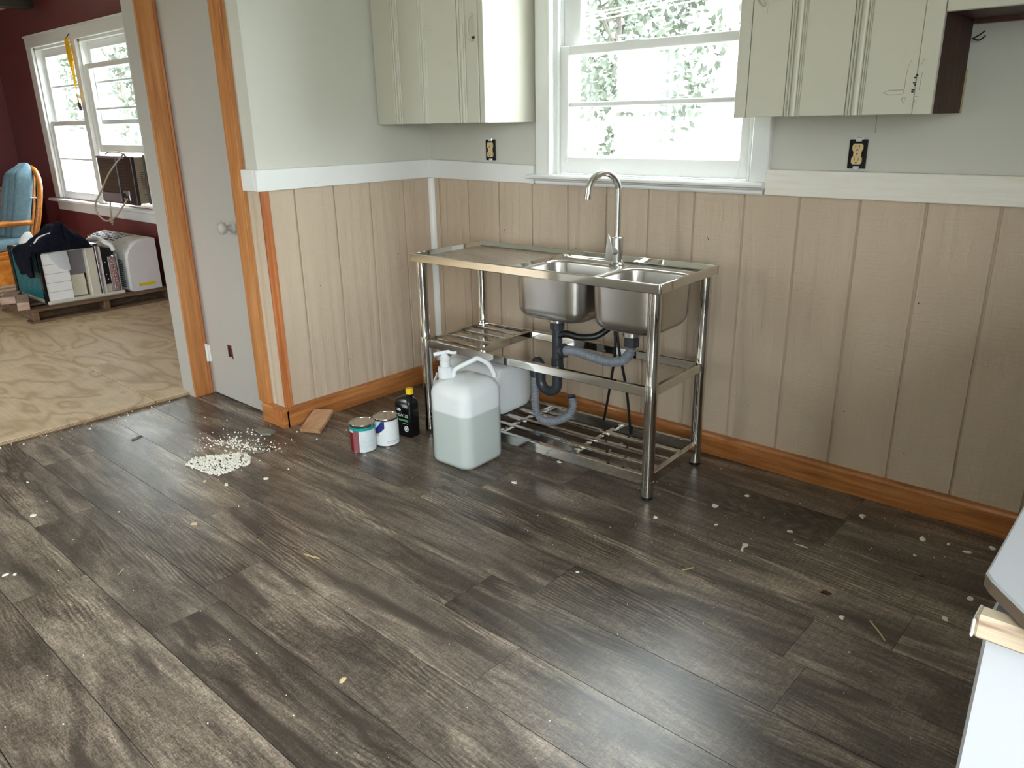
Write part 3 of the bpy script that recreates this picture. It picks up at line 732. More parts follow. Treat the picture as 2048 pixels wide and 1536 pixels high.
# ================================================================== JUGS
def make_jug(label, water):
    j = empty('water_jug', label=label, cat='water jug', group='white plastic water jugs by the sink')
    w_, d_ = .212, .228; r = .045; H = .352; n = 6
    rs = []
    rb = .022
    for k in range(5):
        a = PI/2*k/4; ins = rb*(1-math.sin(a)); rs.append(ring(w_-2*ins, d_-2*ins, max(r-ins*.5, .02), rb*(1-math.cos(a)), n))
    rs.append(ring(w_, d_, r, .29, n))
    for k in range(1, 8):
        a = PI/2*k/7; ins = .062*(1-math.cos(a)); rs.append(ring(w_-2*ins, d_-2*ins, max(r-ins*.25, .028), .29+.062*math.sin(a), n))
    rs.append(ring(.05, .05, .02, H+.014, n))
    MB().loft(rs).build('jug_body', 'milky_plastic', j, 60)
    # inner skin of the wall, above the water
    zs_ = .2245 if water else .012
    q = [ring(w_-.006, d_-.006, r-.003, zs_, n), ring(w_-.006, d_-.006, r-.003, .29, n)]
    for k in range(1, 8):
        a = PI/2*k/7; ins = .062*(1-math.cos(a)); q.append(ring(w_-.006-2*ins, d_-.006-2*ins, max(r-.003-ins*.25, .026), .287+.062*math.sin(a), n))
    MB().loft(q, not water, True).build('inner_wall', 'frosted_inner_plastic', j, 60)
    if water:
        q = []
        for k in range(5):
            a = PI/2*k/4; ins = rb*(1-math.sin(a)); q.append(ring(w_-.006-2*ins, d_-.006-2*ins, max(r-.003-ins*.5, .02), .003+rb*(1-math.cos(a)), n))
        q.append(ring(w_-.006, d_-.006, r-.003, .224, n))
        MB().loft(q).build('water', 'cloudy_water', j, 60)
    # spout neck, cap, tap
    cx, cy = -.056, -.052
    nk = MB().lathe([(.034, .30), (.030, .335), (.028, .352)], 22, T(cx, cy, 0)).build('neck', 'milky_plastic', j, 50)
    cp = MB()
    rings = []
    for z, rr in ((.352, .0285), (.392, .0285), (.396, .024)): rings.append([Vector((cx+(rr if k % 2 else rr*.95)*math.cos(2*PI*k/36), cy+(rr if k % 2 else rr*.95)*math.sin(2*PI*k/36), z)) for k in range(36)])
    cp.loft(rings); c = cp.build('cap', 'label_white', j, 30)
    MB().lathe([(.018, .396), (.0205, .402), (.0205, .416), (.017, .418), (.021, .424), (.021, .434), (.015, .438), (.012, .446)], 20, T(cx, cy, 0)).build('valve', 'label_white', c, 40)
    MB().tube(spline([(cx-.036, cy-.022, .442), (cx, cy, .452), (cx+.014, cy+.006, .455)], 8), .0078, 12).build('tap_spout', 'label_white', c, 50)
    MB().tube(spline([(cx+.012, cy+.006, .456), (cx+.030, cy+.014, .452), (cx+.045, cy+.022, .455)], 8), lambda t: .0075-.002*t, 10).build('tap_lever', 'label_white', c, 50)
    # handle arch
    MB().tube(spline([(cx+.030, cy+.012, .345), (cx+.032, cy+.016, .372), (cx+.040, cy+.024, .388), (cx+.085, cy+.070, .418), (cx+.100, cy+.085, .424), (cx+.125, cy+.112, .402), (cx+.140, cy+.130, .360), (cx+.141, cy+.132, .345)], 40), .0098, 14).build('handle', 'label_white', j, 60)
    return j
j1 = make_jug('upright milky plastic jug with a tap, half full of water', True)
j1.location = (.893, -.684, 0); j1.rotation_euler = (0, 0, .03)
j2 = make_jug('empty milky plastic jug lying on the sink\'s bottom rack', False)
Ms = T(.5153, -.6089, 0) @ RZ(TH)
p = Ms @ Vector((.345, .262, .0935 + .106))
j2.location = p; j2.rotation_euler = (0, -PI/2, TH)

# ================================================================== CANS, BOTTLE, OFFCUT
def arc_shell(r, a0, a1, z0, z1, n=14, th=.0006):
    mb = MB(); ri = []
    for rr, flip in ((r, 0), (r+th, 1)):
        pass
    A = [a0+(a1-a0)*i/n for i in range(n+1)]
    rings = []
    for a in A:
        c, s = math.cos(a), math.sin(a)
        rings.append([Vector((r*c, r*s, z0)), Vector(((r+th)*c, (r+th)*s, z0)), Vector(((r+th)*c, (r+th)*s, z1)), Vector((r*c, r*s, z1))])
    mb.loft(rings); return mb
def paint_can(label, loc, rz, r=.0525, H=.122):
    t = empty('paint_can', loc, (0, 0, rz), label, 'paint can', 'paint cans on the kitchen floor')
    MB().lathe([(r-.002, 0), (r, .002), (r, H-.004), (r+.0015, H-.002), (r+.0015, H+.001), (r-.003, H+.002)], 40, T(0, 0, 0), True, False).build('can_body', 'tin_lid', t, 40)
    MB().lathe([(r-.003, H+.001), (r-.005, H-.006), (r-.007, H-.006), (r-.010, H-.0005), (r-.014, H), (r-.017, H-.005), (.02, H-.0048), (.001, H-.0045)], 40).build('can_lid', 'polished_steel', t, 30)
    MB().tube([((r-.001)*math.cos(2*PI*k/40), (r-.001)*math.sin(2*PI*k/40), H+.001) for k in range(41)], .0024, 8, False).build('can_rim', 'polished_steel', t, 60)
    return t, r, H
deg = math.radians
c1, r, H = paint_can('paint can with teal band and dark red and grey label', (.487, -.900, 0), 0)
# camera bearing from can ~ -36 deg
arc_shell(r, deg(-52), deg(70), .006, .100, 20).build('label_panel', 'label_grey', c1)['label'] = 'pale grey label panel with fine print'
arc_shell(r, deg(-86), deg(-55), .006, .100).build('label_panel', 'label_mauve', c1)
arc_shell(r+.0001, deg(-55), deg(-52), .006, .100, 3).build('label_edge', 'label_white', c1)
arc_shell(r, deg(-150), deg(-86), .006, .090).build('label_panel', 'label_dark_red', c1)
arc_shell(r, deg(-150), deg(-86), .090, .100).build('label_patch', 'label_white', c1)
arc_shell(r, 0, 2*PI, .100, .112, 40).build('colour_band', 'label_teal', c1)
mb = arc_shell(r+.0005, deg(-48), deg(35), .020, .0212, 14, .0004)
m2 = mb
for z in (.040, .058, .064, .072, .078, .084, .090): 
    A = [deg(-46)+(deg(70))*i/12 for i in range(13)]
    rings = [[Vector(((r+.0006)*math.cos(a), (r+.0006)*math.sin(a), z)), Vector(((r+.0010)*math.cos(a), (r+.0010)*math.sin(a), z)), Vector(((r+.0010)*math.cos(a), (r+.0010)*math.sin(a), z+.0012)), Vector(((r+.0006)*math.cos(a), (r+.0006)*math.sin(a), z+.0012))] for a in A]
    m2.loft(rings)
m2.build('fine_print', 'label_white', c1)
mb = MB(); rd = random.Random(3)
for k in range(5): mb.lathe([(.010+.003*rd.random(), .1195), (.010, .1205), (.002, .1208)], 10, T(rd.uniform(-.024, .024), rd.uniform(-.024, .024), 0))
mb.build('lid_stain', 'rust_brown', c1)
c2, r, H = paint_can('white paint can with navy blue swoosh label', (.508, -.792, 0), 0)
arc_shell(r, deg(-140), deg(80), .005, .114, 40).build('label_panel', 'label_white', c2)
# navy swoosh: band whose lower edge sweeps up
mb = MB(); rings = []
for i in range(25):
    a = deg(-125 + 79*i/24); t = i/24
    zt = .114 if t > .80 else .079 + .035*max(0, (t-.25)/.55)**1.8
    zb_ = .055 + .030*max(0, (t-.3)/.7)**2
    R0, R1 = r+.0004, r+.0011; c, s = math.cos(a), math.sin(a)
    rings.append([Vector((R0*c, R0*s, zb_)), Vector((R1*c, R1*s, zb_)), Vector((R1*c, R1*s, zt)), Vector((R0*c, R0*s, zt))])
mb.loft(rings); mb.build('navy_swoosh', 'label_navy', c2)
mb = MB(); a = deg(-84); mb.lathe([(.0075, 0), (.0075, .0016)], 16, RZ(a) @ T(r-.0003, 0, .054) @ RY(PI/2)); mb.build('seal_dot', 'label_tan', c2)
mb = MB()
for z in (.024, .021, .015): 
    rings = [[Vector(((r+.0005)*math.cos(q), (r+.0005)*math.sin(q), z)), Vector(((r+.0010)*math.cos(q), (r+.0010)*math.sin(q), z)), Vector(((r+.0010)*math.cos(q), (r+.0010)*math.sin(q), z+.001)), Vector(((r+.0005)*math.cos(q), (r+.0005)*math.sin(q), z+.001))] for q in [deg(-36+60*i/10) for i in range(11)]]
    mb.loft(rings)
mb.build('fine_print', 'ink_grey', c2)
# text helper
def text_mesh(name, s, size, mat, M, parent):
    cu = bpy.data.curves.new(name, 'FONT'); cu.body = s; cu.size = size; cu.extrude = .0002; cu.align_x = 'CENTER'; cu.align_y = 'CENTER'
    o = bpy.data.objects.new(name, cu); COL.objects.link(o)
    dg = bpy.context.evaluated_depsgraph_get(); me = bpy.data.meshes.new_from_object(o.evaluated_get(dg))
    bpy.data.objects.remove(o); me.materials.clear(); me.materials.append(MATS[mat])
    o2 = bpy.data.objects.new(name, me); COL.objects.link(o2); o2.parent = parent; o2.matrix_local = M
    return o2
bt = empty('oil_bottle', (.508, -.672, 0), (0, 0, .10), 'black plastic oil bottle with a yellow screw cap', 'bottle')
rs = []
for z, w_, d_ in ((0, .088, .058), (.004, .094, .064), (.150, .094, .064), (.165, .088, .060), (.176, .070, .050), (.183, .048, .040), (.186, .030, .030)): rs.append(ring(w_, d_, .014 if z < .17 else min(w_, d_)*.49, z, 5))
rs = rs[:-1] + [ring(.030, .030, .0149, .186, 5), ring(.027, .027, .0134, .200, 5)]
# neck sits towards the +x side
for k in (4, 5, 6, 7): rs[k] = [v + Vector((.006*(k-3), 0, 0)) for v in rs[k]]
MB().loft(rs).build('bottle_body', 'black_plastic', bt, 50)
mb = MB(); rings = []
for z, rr in ((.194, .0165), (.217, .0165), (.2185, .0145)): rings.append([Vector((.022+(rr if k % 2 else rr*.95)*math.cos(2*PI*k/32), (rr if k % 2 else rr*.95)*math.sin(2*PI*k/32), z)) for k in range(32)])
mb.loft(rings); mb.build('cap', 'yellow_plastic', bt, 30)
FM = lambda x, z: T(x, -.0324, z) @ RX(PI/2)
mb = MB(); 
for k, (x, z, ww) in enumerate(((-.020, .128, .018), (-.010, .125, .010), (-.018, .121, .022))): mb.box(x-ww/2, x+ww/2, -.0327, -.0320, z-.0016, z+.0016)
mb.build('logo_mark', 'label_white', bt)
text_mesh('grade_lettering', '5W-20', .020, 'label_white', FM(.006, .098), bt)
mb = MB(); mb.box(-.02, .034, -.0326, -.0320, .073, .082); mb.build('green_bar', 'label_green', bt)
mb = MB(); mb.box(-.0, .030, -.0326, -.0320, .062, .0635); mb.build('fine_print', 'label_white', bt)
mb = MB(); 
mb.tube([(.022+.010*math.cos(2*PI*k/20), -.0324, .040+.012*math.sin(2*PI*k/20)) for k in range(21)], .0022, 6); mb.box(.018, .026, -.0327, -.0320, .034, .046)
mb.build('emblem_ring', 'label_white', bt)
# leaning offcut of board
M_ = Matrix.Translation((.160, -.945, .0)) @ RZ(.51) @ RX(0)
q = [Vector(v) for v in ((.117, -.970, .001), (.203, -.921, .001), (.075, -.772, .058), (-.005, -.84, .058))]
q = [Vector((.117, -.968, .0008)), Vector((.202, -.921, .0008)), Vector((.074, -.790, .052)), Vector((.034, -.868, .052))]
u = (q[1]-q[0]).normalized(); dn = (Vector((.036, -.835, .046)) - q[0]); dn = (dn - u*dn.dot(u)); ln = .155; dn = dn.normalized()
nn = u.cross(dn).normalized()
if nn.z < 0: nn = -nn
base = [q[0], q[0]+u*.097, q[0]+u*.097+dn*ln, q[0]+dn*ln]
mb = MB(); mb.loft([[v for v in base], [v + nn*.018 for v in base]])
tag(mb.build('wood_offcut', 'offcut_pine', None, None, .0015), 'small pine board offcut leaning on the baseboard beside paint cans', 'wood scrap')

# ================================================================== FLOOR DEBRIS
def blob(x, y, r, h, rd, z=0.0):
    mb = MB(); n = 7; st = [rd.uniform(.55, 1.25) for _ in range(n)]; a0 = rd.uniform(0, 6.28); el = rd.uniform(.55, 1)
    ca, sa = math.cos(a0), math.sin(a0)
    def P(k, s, zz):
        a = 2*PI*k/n; u = r*st[k]*s*math.cos(a); v = r*st[k]*s*math.sin(a)*el
        return Vector((x+u*ca-v*sa, y+u*sa+v*ca, zz))
    mb.loft([[P(k, 1, z) for k in range(n)], [P(k, .95, z+h*.6) for k in range(n)], [P(k, .5, z+h) for k in range(n)]])
    return mb
rd = random.Random(11)
chips = [(.049, -2.031, .013), (.556, -1.684, .013), (.413, -2.226, .011), (.431, -2.204, .008), (.425, -1.331, .011), (.355, -1.458, .012), (.263, -1.495, .009),
         (1.195, -.735, .014), (1.745, -.625, .010), (1.859, -.42, .013), (1.911, -.276, .012), (1.928, -.539, .006), (2.134, -.423, .009), (2.278, -.168, .015),
         (2.477, -.197, .016), (2.549, -.181, .009), (2.604, -.197, .013), (2.487, -.32, .006), (2.435, -.784, .009), (2.647, -.609, .010), (2.674, -.461, .011),
         (1.749, -1.071, .006), (1.293, -.169, .010), (1.295, -.255, .006), (1.6, -1.828, .012), (1.204, -.479, .011), (-.674, -1.566, .010), (-.270, -1.951, .007), (2.66, -.12, .014), (.101, -.976, .006)]
spots = ['by the left edge of the dark floor', 'on the open floor left of centre', 'at the far left edge, larger of a pair', 'at the far left edge, smaller of a pair', 'right of the white debris pile', 'just below the white debris pile',
         'flat, left below the white debris pile', 'in front of the upright water jug', 'in front of the sink\'s near right leg', 'largest right of the sink\'s near leg', 'between the sink and the back baseboard', 'small, right of the sink leg', 'on dark floor below the right wall boards',
         'hooked, close to the right baseboard', 'broken, near the right baseboard', 'oval, near the right baseboard', 'clustered, near the white counter end', 'tiny, left of the white counter', 'on dark floor near a long straw', 'broken, left of the white counter panel',
         'just left of the white counter top', 'tiny, at centre of the floor', 'under the sink behind the front slats', 'tiny, under the sink near the first', 'yellowish, at the bottom centre of the floor', 'under the sink by the upright jug', 'against the plywood edge', 'at the left, below the plywood edge', 'against the baseboard by the counter', 'below the leaning offcut']
for (x, y, r), s in zip(chips, spots):
    m = 'paint_chip_tan' if s.startswith(('yellow', 'flat', 'on the open')) else 'paint_chip_white'
    tag(blob(x, y, r, .003+r*.15, rd).build('paint_chip', m, None, 30), 'pale paint chip ' + s, 'paint chip', 'paint chips on the kitchen floor')
# heap of crumbs
def crumbs(name, pts, mat, label, cat):
    bm = bmesh.new()
    for x, y, z, r in pts:
        n = 5; a0 = rd.uniform(0, 6.28); e = rd.uniform(.6, 1.2)
        lo_ = [bm.verts.new((x+r*math.cos(a0+2*PI*k/n)*rd.uniform(.8, 1.2), y+r*math.sin(a0+2*PI*k/n)*e, z)) for k in range(n)]
        hi_ = [bm.verts.new((v.co.x*.4+x*.6, v.co.y*.4+y*.6, z+r*rd.uniform(.7, 1.3))) for v in lo_]
        for k in range(n): bm.faces.new((lo_[k], lo_[(k+1) % n], hi_[(k+1) % n], hi_[k]))
        bm.faces.new(hi_)
    me = bpy.data.meshes.new(name); bm.to_mesh(me); bm.free(); me.materials.append(MATS[mat])
    o = bpy.data.objects.new(name, me); COL.objects.link(o)
    return tag(o, label, cat, None, 'stuff')
poly = [(.06, -1.475), (.16, -1.462), (.255, -1.445), (.262, -1.40), (.255, -1.30), (.20, -1.262), (.135, -1.25), (.10, -1.30), (.05, -1.36), (.02, -1.42)]
def inside(x, y):
    c = False; n = len(poly)
    for i in range(n):
        x1_, y1_ = poly[i]; x2_, y2_ = poly[i-1]
        if (y1_ > y) != (y2_ > y) and x < (x2_-x1_)*(y-y1_)/(y2_-y1_)+x1_: c = not c
    return c
P_ = []
while len(P_) < 1100:
    x, y = rd.uniform(0, .28), rd.uniform(-1.49, -1.24)
    if inside(x, y):
        P_.append((x, y, rd.uniform(0, .005), rd.uniform(.0022, .0058)))
def cl(cx, cy, sx, sy, n, rmin=.0018, rmax=.005):
    for _ in range(n): P_.append((rd.gauss(cx, sx), rd.gauss(cy, sy), 0, rd.uniform(rmin, rmax)))
cl(-.03, -1.24, .035, .03, 70); cl(.03, -1.22, .04, .02, 60); cl(.10, -1.20, .05, .03, 60); cl(.0, -1.15, .05, .04, 25); cl(-.08, -1.30, .05, .05, 22); cl(.16, -1.16, .04, .03, 18); cl(.05, -1.30, .14, .12, 60)
cl(-.12, -1.12, .1, .1, 18)
crumbs('plaster_crumbs', P_, 'paint_chip_white', 'white heap of crumbled plaster on the floor near the closet door', 'plaster crumbs')
P_ = []
for _ in range(230): P_.append((rd.uniform(-.7, 2.8), rd.uniform(-2.5, -.05), 0, rd.uniform(.0008, .0024)))
for _ in range(90): P_.append((rd.uniform(1.4, 2.6), rd.uniform(-1.0, -.1), 0, rd.uniform(.0008, .0026)))
for _ in range(40): P_.append((-.76+abs(rd.gauss(0, .05)), rd.uniform(-2.0, -1.05), 0, rd.uniform(.001, .0045)))
crumbs('paint_flecks', P_, 'paint_chip_white', 'tiny white flecks scattered over the dark plank floor', 'flecks')
def flat_piece(name, pts, h, mat, label, cat):
    mb = MB(); mb.loft([[Vector((x, y, .0005)) for x, y in pts], [Vector((x, y, h)) for x, y in pts]])
    return tag(mb.build(name, mat), label, cat)
flat_piece('shingle_scrap', [(-.06, -1.09), (.01, -1.10), (.045, -1.075), (.03, -1.04), (-.02, -1.045), (-.055, -1.06)], .010, 'grey_shingle', 'grey crumpled scrap at the foot of the wall end', 'scrap')
flat_piece('wood_shaving', [(.075, -1.185), (.145, -1.155), (.15, -1.160), (.085, -1.195)], .004, 'grey_shingle', 'brown splinter above the plaster heap, nearest the wall end', 'wood shaving')
flat_piece('wood_shaving', [(.115, -1.243), (.185, -1.19), (.19, -1.196), (.122, -1.252)], .004, 'grey_shingle', 'brown splinter beside the plaster heap, nearer the camera', 'wood shaving')
flat_piece('rust_flake', [(2.345, -.705), (2.362, -.702), (2.372, -.692), (2.355, -.688), (2.347, -.694)], .004, 'rust_brown', 'small rusty brown flake on the dark floor', 'rust flake')
flat_piece('dried_paint_smear', [(2.05, -.592), (2.066, -.585), (2.072, -.598), (2.066, -.62), (2.076, -.642), (2.066, -.64), (2.058, -.612)], .0009, 'paint_chip_white', 'white dried paint smear on the floor right of the sink', 'paint smear')
flat_piece('dried_paint_smear', [(2.175, -.489), (2.20, -.482), (2.222, -.488), (2.214, -.492), (2.19, -.491)], .0008, 'paint_chip_white', 'thin streaky paint smear nearer the right wall', 'paint smear')
for a, b, r, lb in (((1.02, -1.553), (1.081, -1.537), .0028, 'short pale wood sliver on the floor left of centre'), ((2.498, -.751), (2.556, -.813), .0022, 'long dry straw on the dark floor at right'),
                 ((1.984, -.858), (2.003, -.824), .0026, 'short pale sliver on the floor right of centre'), ((-.385, -1.50), (-.40, -1.45), .003, 'dark twig near the plywood edge'), ((.68, -1.996), (.659, -1.969), .0012, 'thin pale splinter in the left foreground')):
    tag(MB().tube([(a[0], a[1], r*.8), ((a[0]+b[0])/2+.003, (a[1]+b[1])/2-.002, r*1.2), (b[0], b[1], r*.8)], r, 6).build('straw', 'bark' if 'twig' in lb else 'straw'), lb, 'straw')

# ================================================================== UPPER CABINETS
def bead_band(parent, x0, x1, y, z0, z1, ridges):
    for a, b in ridges:
        n = 5; prof = [(a + (b-a)*(.5-.5*math.cos(PI*i/n)), y - .0065*math.sin(PI*i/n)) for i in range(n+1)]
        mb = MB(); mb.loft([[Vector((u, v, z)) for u, v in [(a, y+.004)] + prof + [(b, y+.004)]] for z in (z0, z1)])
        mb.build('bead', 'white_cabinet_paint', parent, 50)
YF = -.318; Zb = 1.296; Zt = 2.10
cl_ = empty('wall_cabinet', (0, 0, 0), label='white beadboard wall cabinet in the corner, left of the kitchen window', cat='cabinet', group='white wall cabinets')
mb = MB(); mb.box(.001, .69, YF+.018, -.001, Zb, Zt); mb.build('carcass', 'white_cabinet_paint', cl_)
bx('stile', 'white_cabinet_paint', .664, .691, YF, YF+.018, Zb, Zt, cl_, .002)
dr = bx('door', 'white_cabinet_paint', .008, .660, YF+.008, YF+.0175, Zb+.001, Zt, cl_)
for a, b in ((.008, .135), (.181, .313), (.357, .541), (.592, .660)): bx('door_board', 'white_cabinet_paint', a, b, YF, YF+.0085, Zb+.001, Zt, dr, .0015)
for c in (.158, .335, .5665): bead_band(dr, 0, 0, YF+.006, Zb+.001, Zt, ((c-.021, c-.010), (c-.009, c+.009), (c+.010, c+.021)))
mb = MB(); mb.tube(spline([(.632, YF-.001, 1.70), (.628, YF-.014, 1.69), (.626, YF-.02, 1.655), (.628, YF-.014, 1.618), (.634, YF-.001, 1.606)], 24), .0055, 8)
mb.build('pull_handle', 'white_cabinet_paint', dr, 60)
mb = MB(); mb.box(.630, .646, YF-.0006, YF, 1.612, 1.622); mb.box(.634, .640, YF-.0006, YF, 1.604, 1.61); mb.build('worn_patch', 'rust_brown', dr)
cr = empty('wall_cabinet', (0, 0, 0), label='white wall cabinet right of the window with a bare brown right side', cat='cabinet', group='white wall cabinets')
mb = MB(); mb.box(1.776, 2.338, YF+.018, -.001, Zb+.003, Zt); mb.build('carcass', 'white_cabinet_paint', cr)
bx('side_panel', 'raw_brown_wood', 2.338, 2.344, YF+.016, -.012, Zb+.003, Zt, cr)
bx('scribe_strip', 'straw', 2.338, 2.346, -.012, -.001, Zb+.003, 1.42, cr)
bx('stile', 'white_cabinet_paint', 1.775, 1.8135, YF, YF+.018, Zb+.002, Zt, cr, .0015)
bx('stile', 'white_cabinet_paint', 2.2995, 2.347, YF, YF+.018, Zb+.002, Zt, cr, .0015)
dr = bx('door', 'white_cabinet_paint', 1.8165, 2.2985, YF+.008, YF+.0175, Zb+.003, Zt, cr)
for a, b in ((1.8165, 1.935), (1.985, 2.117), (2.167, 2.2985)): bx('door_board', 'white_cabinet_paint', a, b, YF, YF+.0085, Zb+.003, Zt, dr, .0012)
for c in (1.960, 2.142): bead_band(dr, 0, 0, YF+.006, Zb+.003, Zt, ((c-.0235, c-.0165), (c-.015, c-.009), (c-.0075, c+.0115), (c+.013, c+.019), (c+.0195, c+.0245)))
mb = MB(); mb.box(1.845, 1.862, YF-.0015, YF, 1.590, 1.612); mb.tube(spline([(1.851, YF-.001, 1.612), (1.846, YF-.012, 1.625), (1.846, YF-.018, 1.66), (1.851, YF-.001, 1.70)], 16), .005, 8)
mb.build('pull_handle', 'white_cabinet_paint', dr, 50)
# painted-over H-L hinge outline
mk = MB(); y_ = YF-.0004
def ln_(pts, r=.0007): mk.tube([(x, y_, z) for x, z in pts], r, 4)
ln_([(2.272, 1.352), (2.273, 1.405), (2.276, 1.418)]); ln_([(2.310, 1.360), (2.312, 1.405)]); ln_([(2.272, 1.362), (2.235, 1.362), (2.216, 1.356), (2.235, 1.350), (2.268, 1.350)])
for cx, cz, s in ((2.281, 1.422, 1), (2.313, 1.424, 1), (2.274, 1.340, -1), (2.305, 1.342, -1)):
    ln_([(cx-.006, cz), (cx, cz+.014*s), (cx+.006, cz), (cx, cz-.003*s), (cx-.006, cz)])
mk.build('hinge_outline', 'ink_grey', dr)
mk = MB()
for x, z, w_, h_ in ((2.300, 1.398, .006, .005), (2.296, 1.392, .006, .004), (2.296, 1.379, .008, .003), (2.298, 1.374, .004, .005), (2.295, 1.361, .008, .0035), (2.294, 1.356, .006, .004)):
    mk.box(x-w_/2, x+w_/2, y_-.0006, y_+.0004, z-h_/2, z+h_/2)
mk.build('hinge_remains', 'ink_dark', dr)
cu_ = empty('wall_cabinet', (0, 0, 0), label='short white wall cabinet at the top right with dark underside', cat='cabinet', group='white wall cabinets')
bx('carcass', 'dark_red_wood', 2.348, 3.25, YF+.018, -.001, 1.552, Zt, cu_); bx('front_panel', 'white_cabinet_paint', 2.349, 3.25, YF, YF+.0175, 1.548, Zt, cu_, .002)
bx('back_rail', 'dark_red_wood', 2.349, 3.25, -.03, -.001, 1.540, 1.552, cu_)
mb = MB(); 
for dy in (0, .012): mb.tube(spline([(2.352, -.02-dy, 1.50), (2.37, -.03-dy, 1.495+dy), (2.385, -.035-dy, 1.505+dy)], 8), .002, 6)
mb.build('wire_stub', 'black_rubber', cu_)

# ================================================================== OUTLETS
def outlet(label, x, z):
    t = empty('wall_outlet', (x, 0, z), label=label, cat='outlet', group='bare duplex outlets above the chair rail')
    bx('box_opening', 'hole_black', -.028, .028, .0035, .0058, -.0475, .044, t)
    fr = MB()
    for a, b, c, d in ((-.028, -.0265, -.046, .042), (.026, .028, -.046, .042)): fr.box(a, b, -.001, .004, c, d)
    fr.build('box_rim', 'ink_dark', t)
    bx('strap', 'galvanised', -.010, .010, -.002, .0034, .037, .050, t, .001); bx('strap', 'galvanised', -.010, .010, -.002, .0034, -.051, -.0385, t, .001)
    for sx in (-.011, .011): MB().lathe([(.0055, 0), (.0055, .0014)], 12, T(sx, .003, .049) @ RX(PI/2)).build('strap_ear', 'galvanised', t, 40)
    for s, zc in ((1, .019), (-1, -.021)):
        prof = [(-.0165, -.006), (-.0125, -.0125), (.0125, -.0125), (.0165, -.006), (.0165, .006), (.0125, .0125), (-.0125, .0125), (-.0165, .006)]
        f = MB().prism([(u, v+zc) for u, v in prof], 1, -.006, .003).build('receptacle', 'outlet_cream', t, None, .001)
        m_ = MB(); m_.box(-.0072, -.0054, -.0066, -.0058, zc-.001, zc+.008); m_.box(.0054, .0070, -.0066, -.0058, zc, zc+.008); m_.lathe([(.0028, 0), (.0028, .0008)], 10, T(0, -.0058, zc-.007) @ RX(PI/2))
        m_.build('slots', 'ink_dark', f)
    ct = bx('bridge', 'outlet_cream', -.012, .012, -.004, .003, -.0095, .0075, t); MB().lathe([(.0022, 0), (.0022, .001)], 10, T(0, -.004, -.001) @ RX(PI/2)).build('screw', 'ink_dark', ct)
outlet('bare duplex outlet under the corner cabinet, left of the window', .414, 1.178)
outlet('bare duplex outlet under the right cabinet, above whitewashed rail', 2.061, 1.180)

# ================================================================== COUNTER END (right foreground)
ct = empty('counter_cabinet', (2.9, -1.98, 0), label='white peeling painted counter end with worn top at right edge', cat='counter')
def cb(name, mat, x0, x1, y0, y1, z0, z1, bv=.003): 
    return bx(name, mat, x0-2.9, x1-2.9, y0+1.98, y1+1.98, z0, z1, ct, bv)
cb('side_panel', 'chipped_counter_paint', 2.898, 3.55, -1.985, -.05, .0, .868)
poly_ = [(2.887, -.05), (2.887, -1.958), (2.894, -1.970), (2.936, -2.018), (2.965, -2.03), (3.58, -2.03), (3.58, -.05)]
wk = MB().prism([(x-2.9, y+1.98) for x, y in poly_], 2, .884, .900).build('worktop', ['chipped_counter_paint', 'worn_edge_wood'], ct, None, .002)
for p in wk.data.polygons:
    if abs(p.normal.z) < .5: p.material_index = 1
wood('worn_counter_edge', srgb(112, 70, 62), srgb(196, 180, 156), srgb(208, 198, 176), (5, 5, 95), .55, False, False)
cb('front_rail', 'worn_counter_edge', 2.892, 3.56, -2.006, -1.985, .858, .882, .003)
cb('edge_strip', 'white_trim_paint', 2.8900, 2.8925, -2.006, -1.975, .858, .876, .001)

# ================================================================== LIVING ROOM
# ---- window air conditioner
ac = empty('window_air_conditioner', (-3.555, -.11, .735), label='brown and grey window air conditioner seated in the living room window', cat='air conditioner')
def ab(name, mat, x0, x1, y0, y1, z0, z1, par=ac, bv=.002): return bx(name, mat, x0, x1, y0, y1, z0, z1, par, bv)
ab('housing', 'ac_side_tan', -.305, .315, .02, .35, .01, .355)
fr = ab('front_panel', 'ac_brown_black', -.315, .315, .0, .03, .0, .36, ac, .004)
for k in range(22): ab('grille_slat', 'ac_slat_brown', -.305, .035, -.006, .001, .088+k*.0116, .0925+k*.0116, fr, 0)
ab('lower_band', 'ac_grey', -.312, .04, -.008, .001, .01, .08, fr); ab('top_trim', 'ac_grey', -.315, .20, -.008, .03, .345, .362, fr)
ab('divider', 'ac_grey', .045, .056, -.008, .001, .02, .345, fr)
for k in range(9): ab('vent_louvre', 'ac_slat_brown', .07, .21, -.004, .001, .125+k*.024, .129+k*.024, fr, 0)
ab('control_plate', 'galvanised', .10, .205, -.006, .001, .03, .105, fr); MB().lathe([(.018, 0), (.015, .014)], 14, T(.13, -.006, .07) @ RX(PI/2)).build('knob', 'ink_dark', fr, 40)
MB().lathe([(.016, 0), (.013, .012)], 14, T(.175, -.006, .05) @ RX(PI/2)).build('knob', 'ink_dark', fr, 40)
mb = MB(); rr_ = random.Random(5)
for k in range(9): mb.box(.315, .3155, .055, .055+rr_.uniform(.02, .04), .12+k*.015, .126+k*.015)
mb.box(.315, .3155, .06, .10, .075, .081); mb.build('side_print', 'ac_slat_brown', ac)
ab('accordion_frame', 'ac_slat_brown', .315, .335, .09, .13, .0, .37); ab('filler_panel', 'cardboard_tan', .335, .36, .10, .125, .05, .38)
MB().tube(spline([(-.20, .03, .375), (-.10, .02, .392), (.05, .03, .39), (.20, .02, .366), (.30, -.03, .372), (.335, -.06, .376), (.24, -.14, .25), (.10, -.17, .11), (-.02, -.18, .02), (-.05, -.17, -.06), (.06, -.16, -.115), (.20, -.14, -.08), (.28, -.10, .0), (.30, -.06, .06)], 90), .0065, 8).build('power_cord', 'cord_tan', ac, 60)
